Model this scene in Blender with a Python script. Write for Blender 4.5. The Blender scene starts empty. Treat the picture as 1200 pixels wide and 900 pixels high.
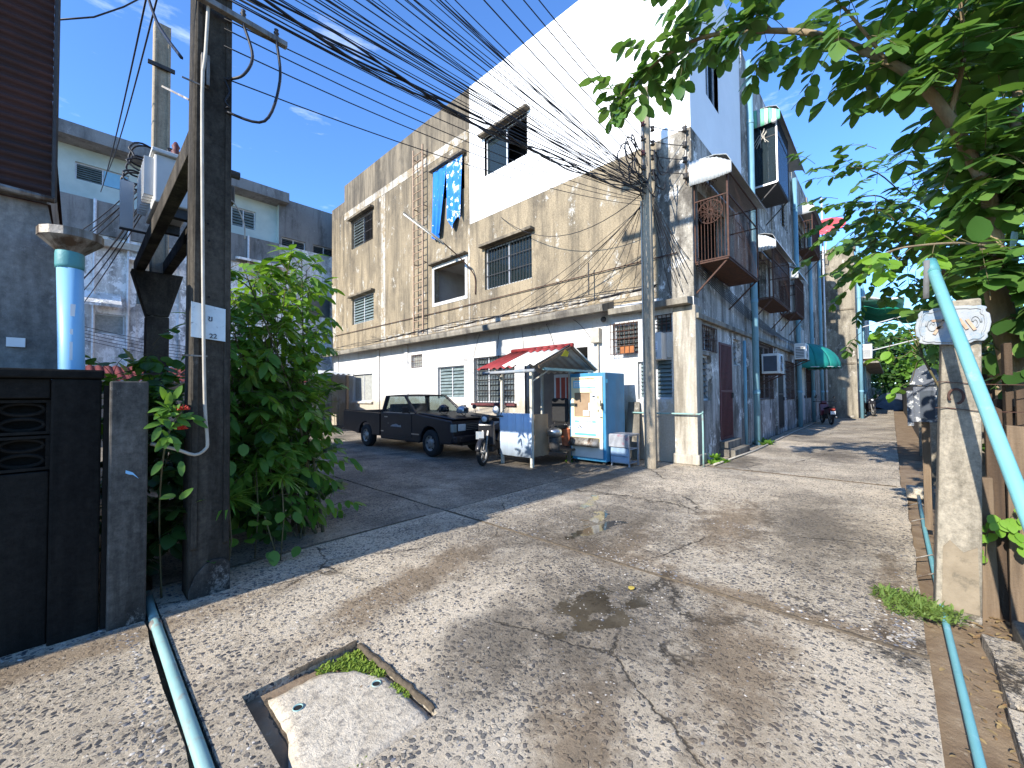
import bpy, math, random
import numpy as np
from mathutils import Vector, Matrix, Quaternion

# ------------------------------------------------------------------ scene, camera, sky, sun, exposure
scn = bpy.context.scene
COL = scn.collection
R = random.Random(7)
# site frame: X runs down the lane, Y runs along the long tan facade, origin at the building corner on the ground
FPX, HEAD, PITCH, ROLL = 476.0, math.radians(43.05), math.radians(1.44), math.radians(0.5)
CAM = Vector((-8.78, -2.98, 1.5))
cf = Vector((math.cos(HEAD)*math.cos(PITCH), math.sin(HEAD)*math.cos(PITCH), math.sin(PITCH)))
r0 = Vector((math.sin(HEAD), -math.cos(HEAD), 0)); u0 = r0.cross(cf)
cr = r0*math.cos(ROLL) - u0*math.sin(ROLL); cu = cr.cross(cf)
cd = bpy.data.cameras.new('camera'); cam = bpy.data.objects.new('camera', cd); COL.objects.link(cam)
cd.sensor_width = 36; cd.lens = 36*FPX/1200; cd.clip_start = .05; cd.clip_end = 1500
m3 = Matrix((cr, cu, -cf)).transposed(); cam.matrix_world = Matrix.Translation(CAM) @ m3.to_4x4()
scn.camera = cam

EL, AZ = math.radians(27.0), math.radians(2.0)
SUN = Vector((-math.cos(EL)*math.cos(AZ), math.cos(EL)*math.sin(AZ), math.sin(EL)))
w = bpy.data.worlds.new('World'); scn.world = w; w.use_nodes = True
wn, wl = w.node_tree.nodes, w.node_tree.links
bg = wn['Background']; bg.inputs[1].default_value = .15
sky = wn.new('ShaderNodeTexSky'); sky.sky_type = 'NISHITA'; sky.sun_disc = False
sky.sun_elevation = EL; sky.sun_rotation = math.atan2(SUN.x, SUN.y); sky.ozone_density = 1.6; sky.air_density = 1.0; sky.dust_density = .1
hs = wn.new('ShaderNodeMix'); hs.data_type = 'RGBA'; hs.blend_type = 'MULTIPLY'; hs.inputs['Factor'].default_value = 1; hs.inputs['B'].default_value = (.53, .83, 1.25, 1)
wl.new(sky.outputs[0], hs.inputs['A'])
# thin cirrus wisps
tc = wn.new('ShaderNodeTexCoord'); mp = wn.new('ShaderNodeMapping'); mp.inputs['Scale'].default_value = (2.2, 2.2, 9)
nz = wn.new('ShaderNodeTexNoise'); nz.inputs['Scale'].default_value = 2.1; nz.inputs['Detail'].default_value = 8; nz.inputs['Roughness'].default_value = .62
cr_ = wn.new('ShaderNodeValToRGB'); cr_.color_ramp.elements[0].position = .61; cr_.color_ramp.elements[1].position = .98
cr_.color_ramp.elements[1].color = (.62, .62, .62, 1)
mxw = wn.new('ShaderNodeMix'); mxw.data_type = 'RGBA'; mxw.inputs['B'].default_value = (8.0, 8.6, 9.2, 1)
wl.new(tc.outputs['Generated'], mp.inputs[0]); wl.new(mp.outputs[0], nz.inputs['Vector']); wl.new(nz.outputs[0], cr_.inputs[0])
wl.new(cr_.outputs[0], mxw.inputs['Factor']); wl.new(hs.outputs['Result'], mxw.inputs['A']); wl.new(mxw.outputs['Result'], bg.inputs[0])
sd = bpy.data.lights.new('sun', 'SUN'); sd.energy = 4.5; sd.angle = math.radians(.5); sd.color = (1, .95, .87)
so = bpy.data.objects.new('sun', sd); COL.objects.link(so); so.location = (0, 0, 30); so.rotation_euler = SUN.to_track_quat('Z', 'Y').to_euler()
scn.view_settings.view_transform = 'Standard'; scn.view_settings.look = 'None'
scn.view_settings.exposure = 1.08; scn.view_settings.gamma = 1

# ------------------------------------------------------------------ helpers
def ray(px, py): return cf + cr*((px-600)/FPX) - cu*((py-450)/FPX)
def on(px, py, ax, val):
    d = ray(px, py); return CAM + d*((val-CAM[ax])/d[ax])
def FA(px, py, x=0): p = on(px, py, 0, x); return p.y, p.z
def LA(px, py, y=0): p = on(px, py, 1, y); return p.x, p.z
def G(px, py, z=0): return on(px, py, 2, z)
def RD(px, py, d): return CAM + ray(px, py)*d

WL = {}
def reg(o, parent):
    WL[o.name] = WL[parent.name].copy() if parent else Vector((0, 0, 0))
class MB:
    def __init__(s): s.v = []; s.f = []
    def add(s, vs, fs):
        n = len(s.v); s.v += [tuple(p) for p in vs]; s.f += [tuple(i+n for i in f) for f in fs]; return s
    def box(s, x0, x1, y0, y1, z0, z1):
        x0, x1 = min(x0, x1), max(x0, x1); y0, y1 = min(y0, y1), max(y0, y1); z0, z1 = min(z0, z1), max(z0, z1)
        return s.add([(x, y, z) for x in (x0, x1) for y in (y0, y1) for z in (z0, z1)],
                     [(0,1,3,2), (4,6,7,5), (0,4,5,1), (2,3,7,6), (0,2,6,4), (1,5,7,3)])
    def bar(s, p, q, wd, ht, up=(0, 0, 1)):
        p, q = Vector(p), Vector(q); d = (q-p).normalized(); a = d.cross(Vector(up))
        if a.length < 1e-4: a = d.cross(Vector((1, 0, 0)))
        a = a.normalized()*wd/2; b = a.cross(d).normalized()*ht/2
        return s.add([p-a-b, p+a-b, p+a+b, p-a+b, q-a-b, q+a-b, q+a+b, q-a+b],
                     [(0,1,2,3), (7,6,5,4), (0,4,5,1), (1,5,6,2), (2,6,7,3), (3,7,4,0)])
    def tube(s, pts, r, n=8, cap=True):
        pts = [Vector(p) for p in pts]; rs = r if isinstance(r, (list, tuple)) else [r]*len(pts)
        t0 = (pts[1]-pts[0]).normalized(); a = t0.orthogonal().normalized(); vs = []
        for i, p in enumerate(pts):
            t = ((pts[min(i+1, len(pts)-1)]-p).normalized() + (p-pts[max(i-1, 0)]).normalized())
            t = t.normalized() if t.length > 1e-6 else t0
            a = (a - t*a.dot(t)); a = a.normalized() if a.length > 1e-6 else t.orthogonal().normalized()
            b = t.cross(a)
            for k in range(n):
                th = 2*math.pi*k/n; vs.append(p + (a*math.cos(th)+b*math.sin(th))*rs[i])
        fs = [(i*n+k, i*n+(k+1) % n, (i+1)*n+(k+1) % n, (i+1)*n+k) for i in range(len(pts)-1) for k in range(n)]
        if cap: fs += [tuple(range(n-1, -1, -1)), tuple(range((len(pts)-1)*n, len(pts)*n))]
        return s.add(vs, fs)
    def prism(s, poly, fn, o0, o1):
        n = len(poly)
        return s.add([fn(a, b, o0) for a, b in poly]+[fn(a, b, o1) for a, b in poly],
                     [tuple(range(n-1, -1, -1)), tuple(range(n, 2*n))]+[(i, (i+1) % n, n+(i+1) % n, n+i) for i in range(n)])
    def lathe(s, c, prof, n=16, ax='z', cap=True):
        c = Vector(c); vs = []
        for r, h in prof:
            for k in range(n):
                t = 2*math.pi*k/n; x, y = r*math.cos(t), r*math.sin(t)
                vs.append(c + Vector({'z': (x, y, h), 'y': (x, h, y), 'x': (h, x, y)}[ax]))
        m = len(prof)
        fs = [(i*n+k, i*n+(k+1) % n, (i+1)*n+(k+1) % n, (i+1)*n+k) for i in range(m-1) for k in range(n)]
        if cap: fs += [tuple(range(n-1, -1, -1)), tuple(range((m-1)*n, m*n))]
        return s.add(vs, fs)
    def grid(s, fn, nu, nv):
        return s.add([fn(i/nu, j/nv) for i in range(nu+1) for j in range(nv+1)],
                     [(i*(nv+1)+j, (i+1)*(nv+1)+j, (i+1)*(nv+1)+j+1, i*(nv+1)+j+1) for i in range(nu) for j in range(nv)])
    def sphere(s, c, r, n=10, m=7, sc=(1, 1, 1)):
        c = Vector(c)
        return s.grid(lambda u, v: c + Vector((math.sin(math.pi*v)*math.cos(2*math.pi*u)*r*sc[0], math.sin(math.pi*v)*math.sin(2*math.pi*u)*r*sc[1], math.cos(math.pi*v)*r*sc[2])), n, m)
    def build(s, name, mat, parent=None, smooth=False, bevel=0, world=False, solid=0, seg=2):
        me = bpy.data.meshes.new(name)
        vs = s.v
        if world and parent is not None:
            o_ = WL[parent.name]; vs = [(x-o_.x, y-o_.y, z-o_.z) for x, y, z in vs]
        me.from_pydata(vs, [], s.f); me.materials.append(mat)
        if smooth: me.polygons.foreach_set('use_smooth', [True]*len(me.polygons))
        o = bpy.data.objects.new(name, me); COL.objects.link(o); o.parent = parent; reg(o, parent)
        if solid: md = o.modifiers.new('s', 'SOLIDIFY'); md.thickness = solid; md.offset = 0
        if bevel:
            md = o.modifiers.new('b', 'BEVEL'); md.width = bevel; md.segments = seg; md.limit_method = 'ANGLE'; md.angle_limit = math.radians(40)
        return o
def tag(o, label=None, cat=None, group=None, kind=None):
    if label: o['label'] = label
    if cat: o['category'] = cat
    if group: o['group'] = group
    if kind: o['kind'] = kind
    return o
def thing(name, label, cat, loc=(0, 0, 0), rotz=0, group=None):
    o = bpy.data.objects.new(name, None); COL.objects.link(o); o.location = loc; o.rotation_euler = (0, 0, rotz)
    o.empty_display_size = .1; WL[o.name] = Vector(loc); return tag(o, label, cat, group)
def copy_tree(o, parent=None):
    c = o.copy(); COL.objects.link(c); c.parent = parent; WL[c.name] = Vector((0, 0, 0))
    for ch in list(o.children): copy_tree(ch, c)
    return c
def lerp(a, b, t): return a+(b-a)*t
def sag(p, q, s, n=14):
    p, q = Vector(p), Vector(q); return [p.lerp(q, i/n)-Vector((0, 0, 4*s*(i/n)*(1-i/n))) for i in range(n+1)]
def spline(pts, n=6):
    pts = [Vector(p) for p in pts]; out = []
    for i in range(len(pts)-1):
        p0, p1, p2, p3 = pts[max(i-1, 0)], pts[i], pts[i+1], pts[min(i+2, len(pts)-1)]
        for k in range(n):
            t = k/n; out.append(.5*((2*p1)+(p2-p0)*t+(2*p0-5*p1+4*p2-p3)*t*t+(3*p1-p0-3*p2+p3)*t**3))
    return out+[pts[-1]]

# ------------------------------------------------------------------ materials
def nd(nt, kind, **kw):
    n = nt.nodes.new('ShaderNode'+kind)
    for k, v in kw.items():
        if k in n.inputs.keys(): n.inputs[k].default_value = v
        else: setattr(n, k, v)
    return n
def c4(c): return (c[0], c[1], c[2], 1)
def noise(nt, vec, scale, detail=6, rough=.6, stretch=None):
    if stretch:
        m = nd(nt, 'Mapping'); m.inputs['Scale'].default_value = stretch; nt.links.new(vec, m.inputs[0]); vec = m.outputs[0]
    n = nd(nt, 'TexNoise', Scale=scale, Detail=detail, Roughness=rough); nt.links.new(vec, n.inputs['Vector']); return n.outputs[0]
def ramp(nt, fac, lo, hi, a=(0, 0, 0), b=(1, 1, 1)):
    r = nd(nt, 'ValToRGB'); e = r.color_ramp.elements; e[0].position = lo; e[1].position = hi; e[0].color = c4(a); e[1].color = c4(b)
    nt.links.new(fac, r.inputs[0]); return r.outputs[0]
def mix(nt, fac, a, b, mode='MIX'):
    m = nd(nt, 'Mix', data_type='RGBA', blend_type=mode)
    for k, v in (('Factor', fac), ('A', a), ('B', b)):
        if isinstance(v, (int, float)): m.inputs[k].default_value = v
        elif isinstance(v, tuple): m.inputs[k].default_value = c4(v)
        else: nt.links.new(v, m.inputs[k])
    return m.outputs['Result']
def newmat(name):
    m = bpy.data.materials.new(name); m.use_nodes = True; nt = m.node_tree; b = nt.nodes['Principled BSDF']
    t = nd(nt, 'TexCoord'); return m, nt, b, t.outputs['Object']
def bumpn(nt, b, h, strength, dist=.02, nrm=None):
    bp = nd(nt, 'Bump', Strength=strength, Distance=dist); nt.links.new(h, bp.inputs['Height'])
    if nrm is not None: nt.links.new(nrm, bp.inputs['Normal'])
    nt.links.new(bp.outputs[0], b.inputs['Normal']); return bp.outputs[0]
def mat(name, c1, c2=None, scale=6, rough=.8, bump=.25, bscale=60, metal=0, spec=.3, lo=.35, hi=.65, stretch=None, spots=None, streak=None):
    m, nt, b, v = newmat(name); c2 = c2 or tuple(x*.72 for x in c1)
    col = mix(nt, ramp(nt, noise(nt, v, scale, stretch=stretch), lo, hi), c1, c2)
    if streak:   # (colour, lo, hi, scale)
        col = mix(nt, ramp(nt, noise(nt, v, streak[3], 5, .65, (1, 1, .09)), streak[1], streak[2]), col, streak[0])
    if spots:    # (colour, lo, hi, scale)
        col = mix(nt, ramp(nt, noise(nt, v, spots[3], 9, .7), spots[1], spots[2]), col, spots[0])
    nt.links.new(col, b.inputs['Base Color']); b.inputs['Roughness'].default_value = rough; b.inputs['Metallic'].default_value = metal
    b.inputs['Specular IOR Level'].default_value = spec
    if bump: bumpn(nt, b, noise(nt, v, bscale, 5, .7), bump, .01)
    return m
def wallmat(name, base, blotch, grime, peel, pe=(.60, .66), st=(.50, .72), gr=(.55, .75), fine=.16, dado=None, top=None, spec=.15):
    m, nt, b, v = newmat(name)
    col = mix(nt, ramp(nt, noise(nt, v, .55, 8, .65), .38, .66), base, blotch)
    col = mix(nt, ramp(nt, noise(nt, v, 3.2, 7, .7, (1, 1, .10)), st[0], st[1], (0, 0, 0), (.75, .75, .75)), col, grime)
    col = mix(nt, ramp(nt, noise(nt, v, 1.1, 9, .72, (1, 1, .55)), gr[0], gr[1], (0, 0, 0), (.85, .85, .85)), col, grime)
    if top:    # rain-washed soot runs, thickest below the roof
        sp = nd(nt, 'SeparateXYZ'); nt.links.new(v, sp.inputs[0]); mr = nd(nt, 'MapRange'); nt.links.new(sp.outputs[2], mr.inputs[0]); mr.inputs[1].default_value = top[0]; mr.inputs[2].default_value = top[1]
        rn = ramp(nt, noise(nt, v, 4.5, 7, .7, (1, 1, .05)), .40, .64); mm = nd(nt, 'Math', operation='MULTIPLY'); nt.links.new(mr.outputs[0], mm.inputs[0]); nt.links.new(rn, mm.inputs[1])
        col = mix(nt, mm.outputs[0], col, grime)
    pk = noise(nt, v, 1.9, 12, .80, (1, 1, .7)); pm = ramp(nt, pk, pe[0], pe[1])
    col = mix(nt, pm, col, peel)
    if dado:   # worn, unpainted lower wall with a ragged upper edge
        sp = nd(nt, 'SeparateXYZ'); nt.links.new(v, sp.inputs[0]); wz = nd(nt, 'Math', operation='MULTIPLY_ADD'); nt.links.new(noise(nt, v, 1.3, 8, .7), wz.inputs[0]); wz.inputs[1].default_value = 2.6; nt.links.new(sp.outputs[2], wz.inputs[2])
        sc = nd(nt, 'Math', operation='MULTIPLY'); nt.links.new(wz.outputs[0], sc.inputs[0]); sc.inputs[1].default_value = .2
        col = mix(nt, ramp(nt, sc.outputs[0], (dado[0]+1.3)*.2-.03, (dado[0]+1.3)*.2+.03, (.8, .8, .8), (0, 0, 0)), col, dado[1])
    col = mix(nt, fine, col, ramp(nt, noise(nt, v, 26, 6, .8), .3, .7), 'OVERLAY')
    nt.links.new(col, b.inputs['Base Color']); b.inputs['Roughness'].default_value = .9; b.inputs['Specular IOR Level'].default_value = spec
    n1 = bumpn(nt, b, pm, .35, -.008); bumpn(nt, b, noise(nt, v, 34, 7, .75), .38, .012, n1)
    return m
def leafmat(name, c1, c2, tr=.38, rough=.38):
    m, nt, b, v = newmat(name); g = nd(nt, 'NewGeometry'); oi = nd(nt, 'ObjectInfo')
    ad = nd(nt, 'Math', operation='ADD'); nt.links.new(g.outputs['Random Per Island'], ad.inputs[0]); nt.links.new(oi.outputs['Random'], ad.inputs[1])
    fr = nd(nt, 'Math', operation='FRACT'); nt.links.new(ad.outputs[0], fr.inputs[0])
    col = mix(nt, fr.outputs[0], c1, c2)
    col = mix(nt, ramp(nt, noise(nt, v, 30, 4), .62, .75, (0, 0, 0), (.3, .3, .3)), col, (.16, .15, .03))
    nt.links.new(col, b.inputs['Base Color']); b.inputs['Roughness'].default_value = rough; b.inputs['Specular IOR Level'].default_value = .35
    t = nd(nt, 'BsdfTranslucent'); hv = nd(nt, 'HueSaturation', Value=1.5, Saturation=1.1); hv.inputs['Hue'].default_value = .485
    nt.links.new(col, hv.inputs['Color']); nt.links.new(hv.outputs[0], t.inputs[0])
    ms = nd(nt, 'MixShader'); ms.inputs[0].default_value = tr
    nt.links.new(b.outputs[0], ms.inputs[1]); nt.links.new(t.outputs[0], ms.inputs[2]); nt.links.new(ms.outputs[0], nt.nodes['Material Output'].inputs[0])
    return m
def glassmat(name, tint=(.75, .85, .85), op=.35):
    m, nt, b, v = newmat(name); b.inputs['Base Color'].default_value = (.03, .045, .05, 1); b.inputs['Roughness'].default_value = .06
    t = nd(nt, 'BsdfTransparent'); t.inputs[0].default_value = c4(tint); ms = nd(nt, 'MixShader'); ms.inputs[0].default_value = op
    nt.links.new(t.outputs[0], ms.inputs[1]); nt.links.new(b.outputs[0], ms.inputs[2]); nt.links.new(ms.outputs[0], nt.nodes['Material Output'].inputs[0])
    return m
M = {}
M['tan'] = wallmat('tan_plaster', (.305, .245, .16), (.235, .19, .126), (.065, .056, .045), (.40, .375, .32), (.575, .605), (.45, .68), (.48, .70), .4, top=(6.2, 10.8))
M['parapet'] = wallmat('sooty_parapet', (.225, .185, .13), (.18, .15, .11), (.045, .04, .033), (.42, .38, .32), (.66, .70), (.40, .62), (.5, .7))
M['peel'] = wallmat('peeling_white_over_tan', (.46, .43, .37), (.40, .365, .30), (.12, .10, .08), (.26, .205, .13), (.50, .54), (.46, .66), (.50, .68), .4)
M['cornerst'] = wallmat('stained_corner_plaster', (.36, .33, .275), (.27, .245, .20), (.06, .052, .043), (.62, .60, .55), (.55, .60), (.42, .58), (.46, .60), .4)
M['white'] = mat('fresh_white_paint', (.84, .84, .83), (.78, .78, .77), 1.2, .7, .15, 40)
M['gfwhite'] = wallmat('dirty_white_plaster', (.58, .57, .55), (.48, .465, .43), (.30, .26, .20), (.29, .24, .17), (.60, .64), (.52, .76), (.56, .76), .2, dado=(1.25, (.34, .285, .205)))
M['lane'] = wallmat('grey_peeling_plaster', (.46, .435, .395), (.33, .31, .275), (.075, .066, .055), (.68, .65, .60), (.545, .58), (.44, .62), (.48, .62), .35)
M['pilaster'] = wallmat('streaked_pilaster_plaster', (.44, .40, .33), (.36, .32, .255), (.13, .11, .08), (.56, .54, .50), (.58, .63), (.44, .60), (.54, .68))
M['back'] = wallmat('mouldy_grey_plaster', (.60, .58, .54), (.44, .425, .40), (.10, .095, .088), (.84, .83, .80), (.48, .54), (.52, .70), (.50, .66))
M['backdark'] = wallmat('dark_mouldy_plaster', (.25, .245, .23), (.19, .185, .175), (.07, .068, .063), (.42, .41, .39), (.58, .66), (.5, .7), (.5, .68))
M['green_wall'] = mat('pale_green_wall', (.50, .58, .54), (.40, .48, .45), 1.5)
M['greywall'] = wallmat('rough_grey_render', (.27, .26, .24), (.20, .19, .175), (.07, .066, .06), (.38, .37, .35), (.58, .66), (.50, .72), (.50, .64), .3)
M['ledge'] = wallmat('grimy_concrete', (.28, .25, .20), (.21, .19, .15), (.07, .063, .055), (.42, .39, .34), (.60, .66), (.45, .65), (.48, .66))
M['blackwall'] = wallmat('mould_black_concrete', (.020, .0185, .016), (.014, .013, .0115), (.006, .006, .006), (.10, .095, .085), (.66, .74), (.5, .7), (.5, .7), .3, spec=.02)
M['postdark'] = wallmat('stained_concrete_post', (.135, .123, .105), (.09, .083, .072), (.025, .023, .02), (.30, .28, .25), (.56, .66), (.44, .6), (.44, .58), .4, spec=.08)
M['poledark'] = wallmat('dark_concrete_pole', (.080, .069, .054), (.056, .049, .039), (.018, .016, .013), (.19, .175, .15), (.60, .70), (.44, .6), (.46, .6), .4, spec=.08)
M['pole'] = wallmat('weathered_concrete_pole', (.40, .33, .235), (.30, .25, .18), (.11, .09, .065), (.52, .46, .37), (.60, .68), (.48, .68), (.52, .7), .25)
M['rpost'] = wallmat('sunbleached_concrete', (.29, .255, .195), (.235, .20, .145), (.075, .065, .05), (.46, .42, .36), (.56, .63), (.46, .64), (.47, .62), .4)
M['interior'] = mat('dim_interior_plaster', (.32, .31, .29), (.25, .24, .23), 2)
M['dark'] = mat('dark_void', (.012, .012, .012), (.02, .02, .018), 3, .9)
M['alu'] = mat('aluminium_frame', (.62, .63, .64), (.5, .5, .5), 10, .45, .05, 80, .3)
M['glass'] = glassmat('window_glass')
M['bluglass'] = glassmat('blue_tinted_glass', (.35, .5, .65), .5)
M['frost'] = mat('frosted_grey_pane', (.36, .36, .32), (.24, .24, .22), 14, .5, .3, 60)
M['louvre'] = mat('louvre_glass_slat', (.20, .25, .25), (.13, .17, .17), 4, .25, .05, 30, 0, .5)
M['louvre_d'] = mat('dark_louvre_slat', (.10, .12, .12), (.06, .07, .07), 4, .3, .05, 30, 0, .5)
M['rust'] = mat('rusty_brown_iron', (.095, .045, .03), (.05, .03, .023), 18, .85, .4, 90)
M['redgate'] = mat('maroon_painted_iron', (.12, .035, .035), (.08, .028, .028), 12, .6, .2, 60)
M['iron'] = mat('dark_iron', (.05, .045, .042), (.03, .028, .026), 20, .6, .2, 60)
M['ladder'] = mat('faded_rust_ladder_iron', (.40, .29, .20), (.26, .17, .11), 20, .8)
M['wire'] = mat('black_cable_sheath', (.012, .012, .014), (.02, .02, .022), 10, .5, 0)
M['whitepipe'] = mat('cream_conduit', (.46, .42, .34), (.34, .30, .24), 6, .5, .1, 40)
M['bluepipe'] = mat('light_blue_pvc', (.25, .39, .36), (.18, .31, .29), 3, .45, .1, 40, spots=((.24, .22, .18), .54, .68, 9))
M['cyanpipe'] = mat('sunfaded_cyan_pvc', (.18, .43, .43), (.15, .37, .375), 3, .4, .05, 40, spots=((.30, .48, .50), .56, .72, 9))
M['lanepipe'] = mat('teal_blue_drain_pvc', (.17, .33, .40), (.14, .28, .34), 2, .45, .05, 30, streak=((.10, .16, .18), .52, .75, 5))
M['skypipe'] = mat('sky_blue_downpipe', (.24, .47, .66), (.21, .42, .60), 2, .42, .05, 30, streak=((.14, .24, .32), .58, .8, 5))
M['teal'] = mat('teal_collar', (.08, .26, .27), (.06, .2, .21), 4, .5)
M['zinc'] = mat('dull_galvanised_sheet', (.30, .28, .25), (.16, .14, .115), 7, .5, .3, 40, .45, streak=((.07, .045, .028), .46, .62, 9))
M['corr_dark'] = mat('dark_red_corrugated_iron', (.065, .030, .026), (.035, .02, .018), 3, .8, .2, 50)
M['awning'] = mat('white_corrugated_sheet', (.50, .515, .51), (.40, .415, .41), 2, .55, .1, 40, streak=((.40, .38, .33), .58, .8, 6))
M['awn_green'] = mat('mint_green_stripe', (.16, .48, .30), (.14, .42, .27), 2, .6)
M['awn_under'] = mat('awning_underside', (.16, .16, .16), (.10, .10, .10), 5, .8)
M['canopy'] = mat('teal_green_canopy_cloth', (.012, .20, .165), (.01, .16, .13), 3, .7, .15, 60)
M['rubber'] = mat('tyre_rubber', (.018, .018, .018), (.025, .024, .023), 20, .85, .3, 90)
M['wood'] = mat('weathered_wood', (.19, .135, .085), (.10, .07, .045), 3, .85, .5, 50, stretch=(9, 9, .7), lo=.3, hi=.7)
M['woodp'] = mat('dark_fence_wood', (.085, .055, .033), (.045, .03, .02), 3, .85, .6, 50, stretch=(10, 10, .6), lo=.3, hi=.7)
M['bark'] = mat('tan_bark', (.27, .20, .115), (.17, .125, .075), 9, .9, .6, 40, stretch=(1, 1, .3))
M['stem'] = mat('green_brown_stem', (.12, .09, .045), (.08, .08, .035), 12, .8)
M['leaf'] = leafmat('broad_green_leaf', (.055, .135, .026), (.115, .21, .045), .36)
M['leaf_b'] = leafmat('bright_young_leaf', (.15, .30, .035), (.20, .36, .05), .45)
M['leaf_s'] = leafmat('shrub_leaf', (.075, .175, .024), (.15, .28, .045), .45)
M['leaf_d'] = leafmat('dark_leaf', (.028, .070, .016), (.05, .11, .022), .3)
M['grass'] = leafmat('grass_blade', (.10, .17, .03), (.16, .22, .05), .3, .6)
M['moss'] = leafmat('moss', (.13, .20, .02), (.20, .27, .04), .2, .9)
M['soil'] = mat('brown_joint_soil', (.125, .095, .062), (.07, .055, .037), 30, .95, 1.0, 60)
M['drylitter'] = leafmat('dry_leaf_litter', (.22, .13, .06), (.33, .24, .11), .15, .8)
M['red'] = mat('red_petals', (.45, .03, .02), (.55, .06, .03), 9, .6)
M['paper'] = mat('white_notice_paper', (.74, .74, .72), (.66, .66, .64), 5, .7, .05)
M['ink'] = mat('dark_print', (.05, .06, .08), (.04, .05, .06), 5, .7, 0)
M['inkblue'] = mat('blue_print', (.10, .20, .50), (.09, .17, .42), 5, .6, 0)
M['inkred'] = mat('red_print', (.5, .10, .06), (.42, .08, .05), 5, .6, 0)
M['plate'] = mat('flaking_white_paint', (.62, .68, .68), (.50, .56, .57), 5, .7, .3, 50, spots=((.16, .155, .15), .60, .66, 14))
M['plaque'] = mat('flaked_white_plaque', (.31, .32, .32), (.25, .265, .275), 6, .75, .5, 40, spots=((.20, .25, .29), .50, .60, 13))
M['flake'] = mat('flaking_black_white_tin', (.07, .08, .10), (.10, .11, .13), 5, .6, .4, 40, spots=((.45, .45, .43), .55, .60, 18))
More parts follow.
